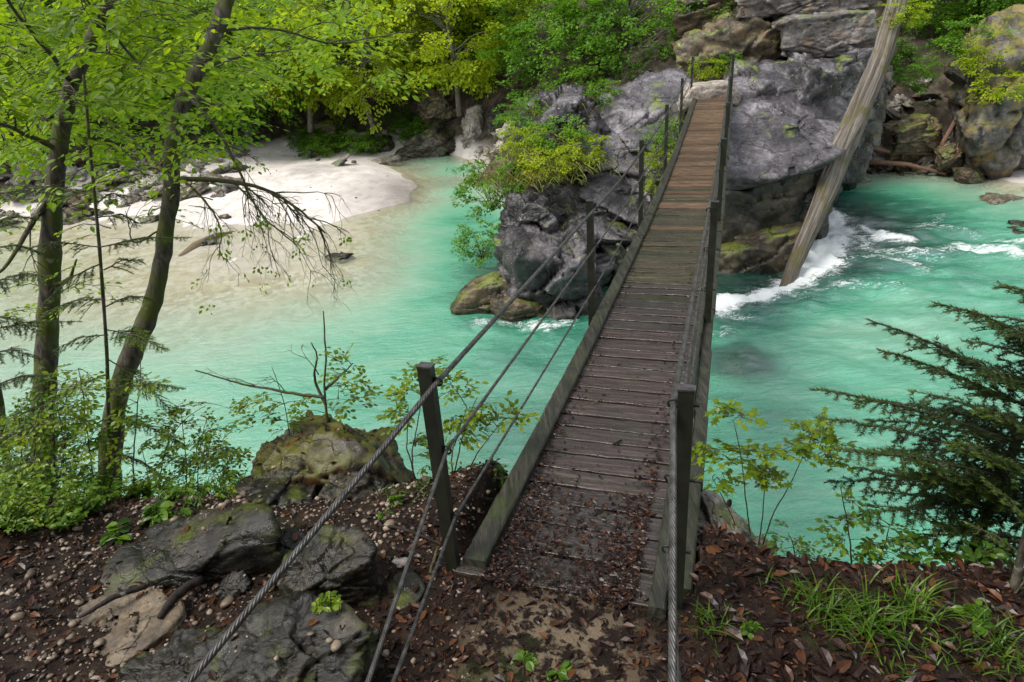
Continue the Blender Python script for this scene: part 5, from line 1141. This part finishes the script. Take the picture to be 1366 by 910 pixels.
def surf(x, y):
    z = nearh(x, y); rk = np.zeros(len(x), bool); steep = np.zeros(len(x))
    for lo, hi, bv in _bv:
        for i in np.where((x > lo[0])&(x < hi[0])&(y > lo[1])&(y < hi[1]))[0]:
            h = bv.ray_cast((x[i], y[i], 6.), (0, 0, -1))
            if h[0] is not None and h[0].z > z[i]: z[i] = h[0].z; rk[i] = True; steep[i] = 1-h[1].z
    return z, rk, steep
LIT = leaf_mat('wet_brown_leaf_litter', (.008, .004, .003), (.034, .014, .009), (.15, .06, .022), .05, .34, .3)
g = rng(88)
x, y = scatter_xy(52000, lambda x, y: np.where(under_deck(x, y), 0, 1-.75*gravelly(x, y)*(x < -.2)-.55*np.exp(-((x-.06)/.33)**2-((y-1.87)/.33)**2)), g)
z, rk, stp = surf(x, y); kp = ~rk | ((stp < .25)&(g.random(len(x)) < .10)); x, y, z = x[kp], y[kp], z[kp]; n = len(x); mb = MB()
mb.leaves(np.stack([x, y, z+g.uniform(0, .012, n)], 1), np.stack([g.normal(size=n), g.normal(size=n), g.normal(size=n)*.25], 1), np.stack([g.normal(size=n)*.45, g.normal(size=n)*.45, np.ones(n)], 1), .014+(.045+.02*(x > .7))*g.random(n)**2.0, CURL, g.random(n)**1.6)
tag(mb.build('leaf_litter', LIT, None, False), kind='stuff')
# litter washed on to the first planks, thickest along both kerbs
n = 7000; ss = g.exponential(.5, n)-.08; uu = np.where(g.random(n) < .5, g.beta(1, 4.5, n), 1-g.beta(1, 4.5, n)); far_ = g.random(n) < .2; ss = np.where(far_, g.uniform(0, 5, n), ss)
uu = .17+uu*(BW-.34); kk = g.random(n) < np.where(ss < .75, 1, np.exp(-(np.minimum(uu-.17, BW-.17-uu)/.09)**2)+.09); ss, uu = ss[kk], uu[kk]; n = len(ss)
Q = np.array([br(a, b, .003+.010*g.random()) for a, b in zip(uu, ss)]); mb = MB()
mb.leaves(Q, np.stack([g.normal(size=n), g.normal(size=n), g.normal(size=n)*.1], 1), np.stack([g.normal(size=n)*.3, g.normal(size=n)*.3, np.ones(n)], 1), .008+.03*g.random(n)**3, CURL, g.random(n)**1.5)
tag(mb.build('leaf_litter', LIT, None, False), kind='stuff')
def pebbles(n, f, seed, smin, smax, name, mat, zoff=0.):
    g = rng(seed); x, y = scatter_xy(n, f, g); z, rk, stp = surf(x, y); kp = ~rk | ((stp < .2)&(g.random(len(x)) < .12)); x, y, z = x[kp], y[kp], z[kp]; n = len(x); D, F = ico(2)
    D = D*(1+.2*fbm(D*1.5, 2, seed))[:, None]; s_ = smin*(smax/smin)**(g.random(n)**2.2)
    sc = s_[:, None]*np.stack([g.uniform(.8, 1.3, n), g.uniform(.7, 1.1, n), g.uniform(.45, .8, n)], 1); a = g.uniform(0, 6.3, n); ca, sa = np.cos(a)[:, None], np.sin(a)[:, None]
    L = D[None]*sc[:, None]; Vx = L[:, :, 0]*ca-L[:, :, 1]*sa+x[:, None]; Vy = L[:, :, 0]*sa+L[:, :, 1]*ca+y[:, None]; Vz = L[:, :, 2]+(z+s_*.25+zoff)[:, None]
    V = np.stack([Vx, Vy, Vz], 2).reshape(-1, 3); FF = (F[None]+(np.arange(n)*len(D))[:, None, None]).reshape(-1, 3)
    return tag(mkmesh(name, V, FF, mat, attrs={'rnd': np.repeat(g.random(n), len(D))}), kind='stuff')
t = NT('mixed_pebbles'); r_ = t.attr('rnd'); pc = t.ramp(r_, [(0., (.05, .035, .025)), (.4, (.16, .115, .08)), (.75, (.3, .23, .16)), (1., (.45, .37, .28))]); PEB = t.done(t.prin(t.mix(t.noise(t.coord('World'), 60, 3), pc, t.mix(1, pc, (.5, .5, .5), 'MULTIPLY')), .5))
pebbles(46000, lambda x, y: np.where(under_deck(x, y), 0, np.maximum(gravelly(x, y), .22)*(x < -.2)), 91, .004, .016, 'pebbles', PEB)
pebbles(2600, lambda x, y: np.where(under_deck(x, y), 0, gravelly(x, y)*(x < -.2)), 92, .014, .03, 'pebbles', PEB)
# twigs and bark crumbs in the litter
g = rng(93); mb = MB()
x, y = scatter_xy(1500, lambda x, y: np.where(under_deck(x, y), 0, .8), g)
for a, b in zip(x, y):
    an = g.uniform(0, 6.3); L = .02+.13*g.random()**2; q = np.array([[a+math.cos(an)*L*t_, b+math.sin(an)*L*t_, 0] for t_ in (-.5, 0, .5)]); q[1, :2] += g.normal(size=2)*.008; q[:, 2] = nearh(q[:, 0], q[:, 1])+.014; mb.tube(q, [.002, .0025, .001], 5)
tag(mb.build('fallen_twigs', WETB), kind='stuff')
for i, (u_, s_, L, r_, lab) in enumerate([(.33, 1.72, .07, .005, 'pale curled stick lying on the wet planks near the left kerb'), (.55, 1.22, .06, .008, 'short dark bark piece lying in the middle of the wet planks')]):
    q = np.array([br(u_, s_, .012), br(u_+L*.4, s_+L*.3, .016), br(u_+L*.8, s_+L*1., .012)]); mb = MB(); mb.tube(q, [r_*.7, r_, r_*.6], 8, rough=.1); tag(mb.build('stick', NTAN if i == 0 else WETB, origin=q[0]), lab, 'stick')
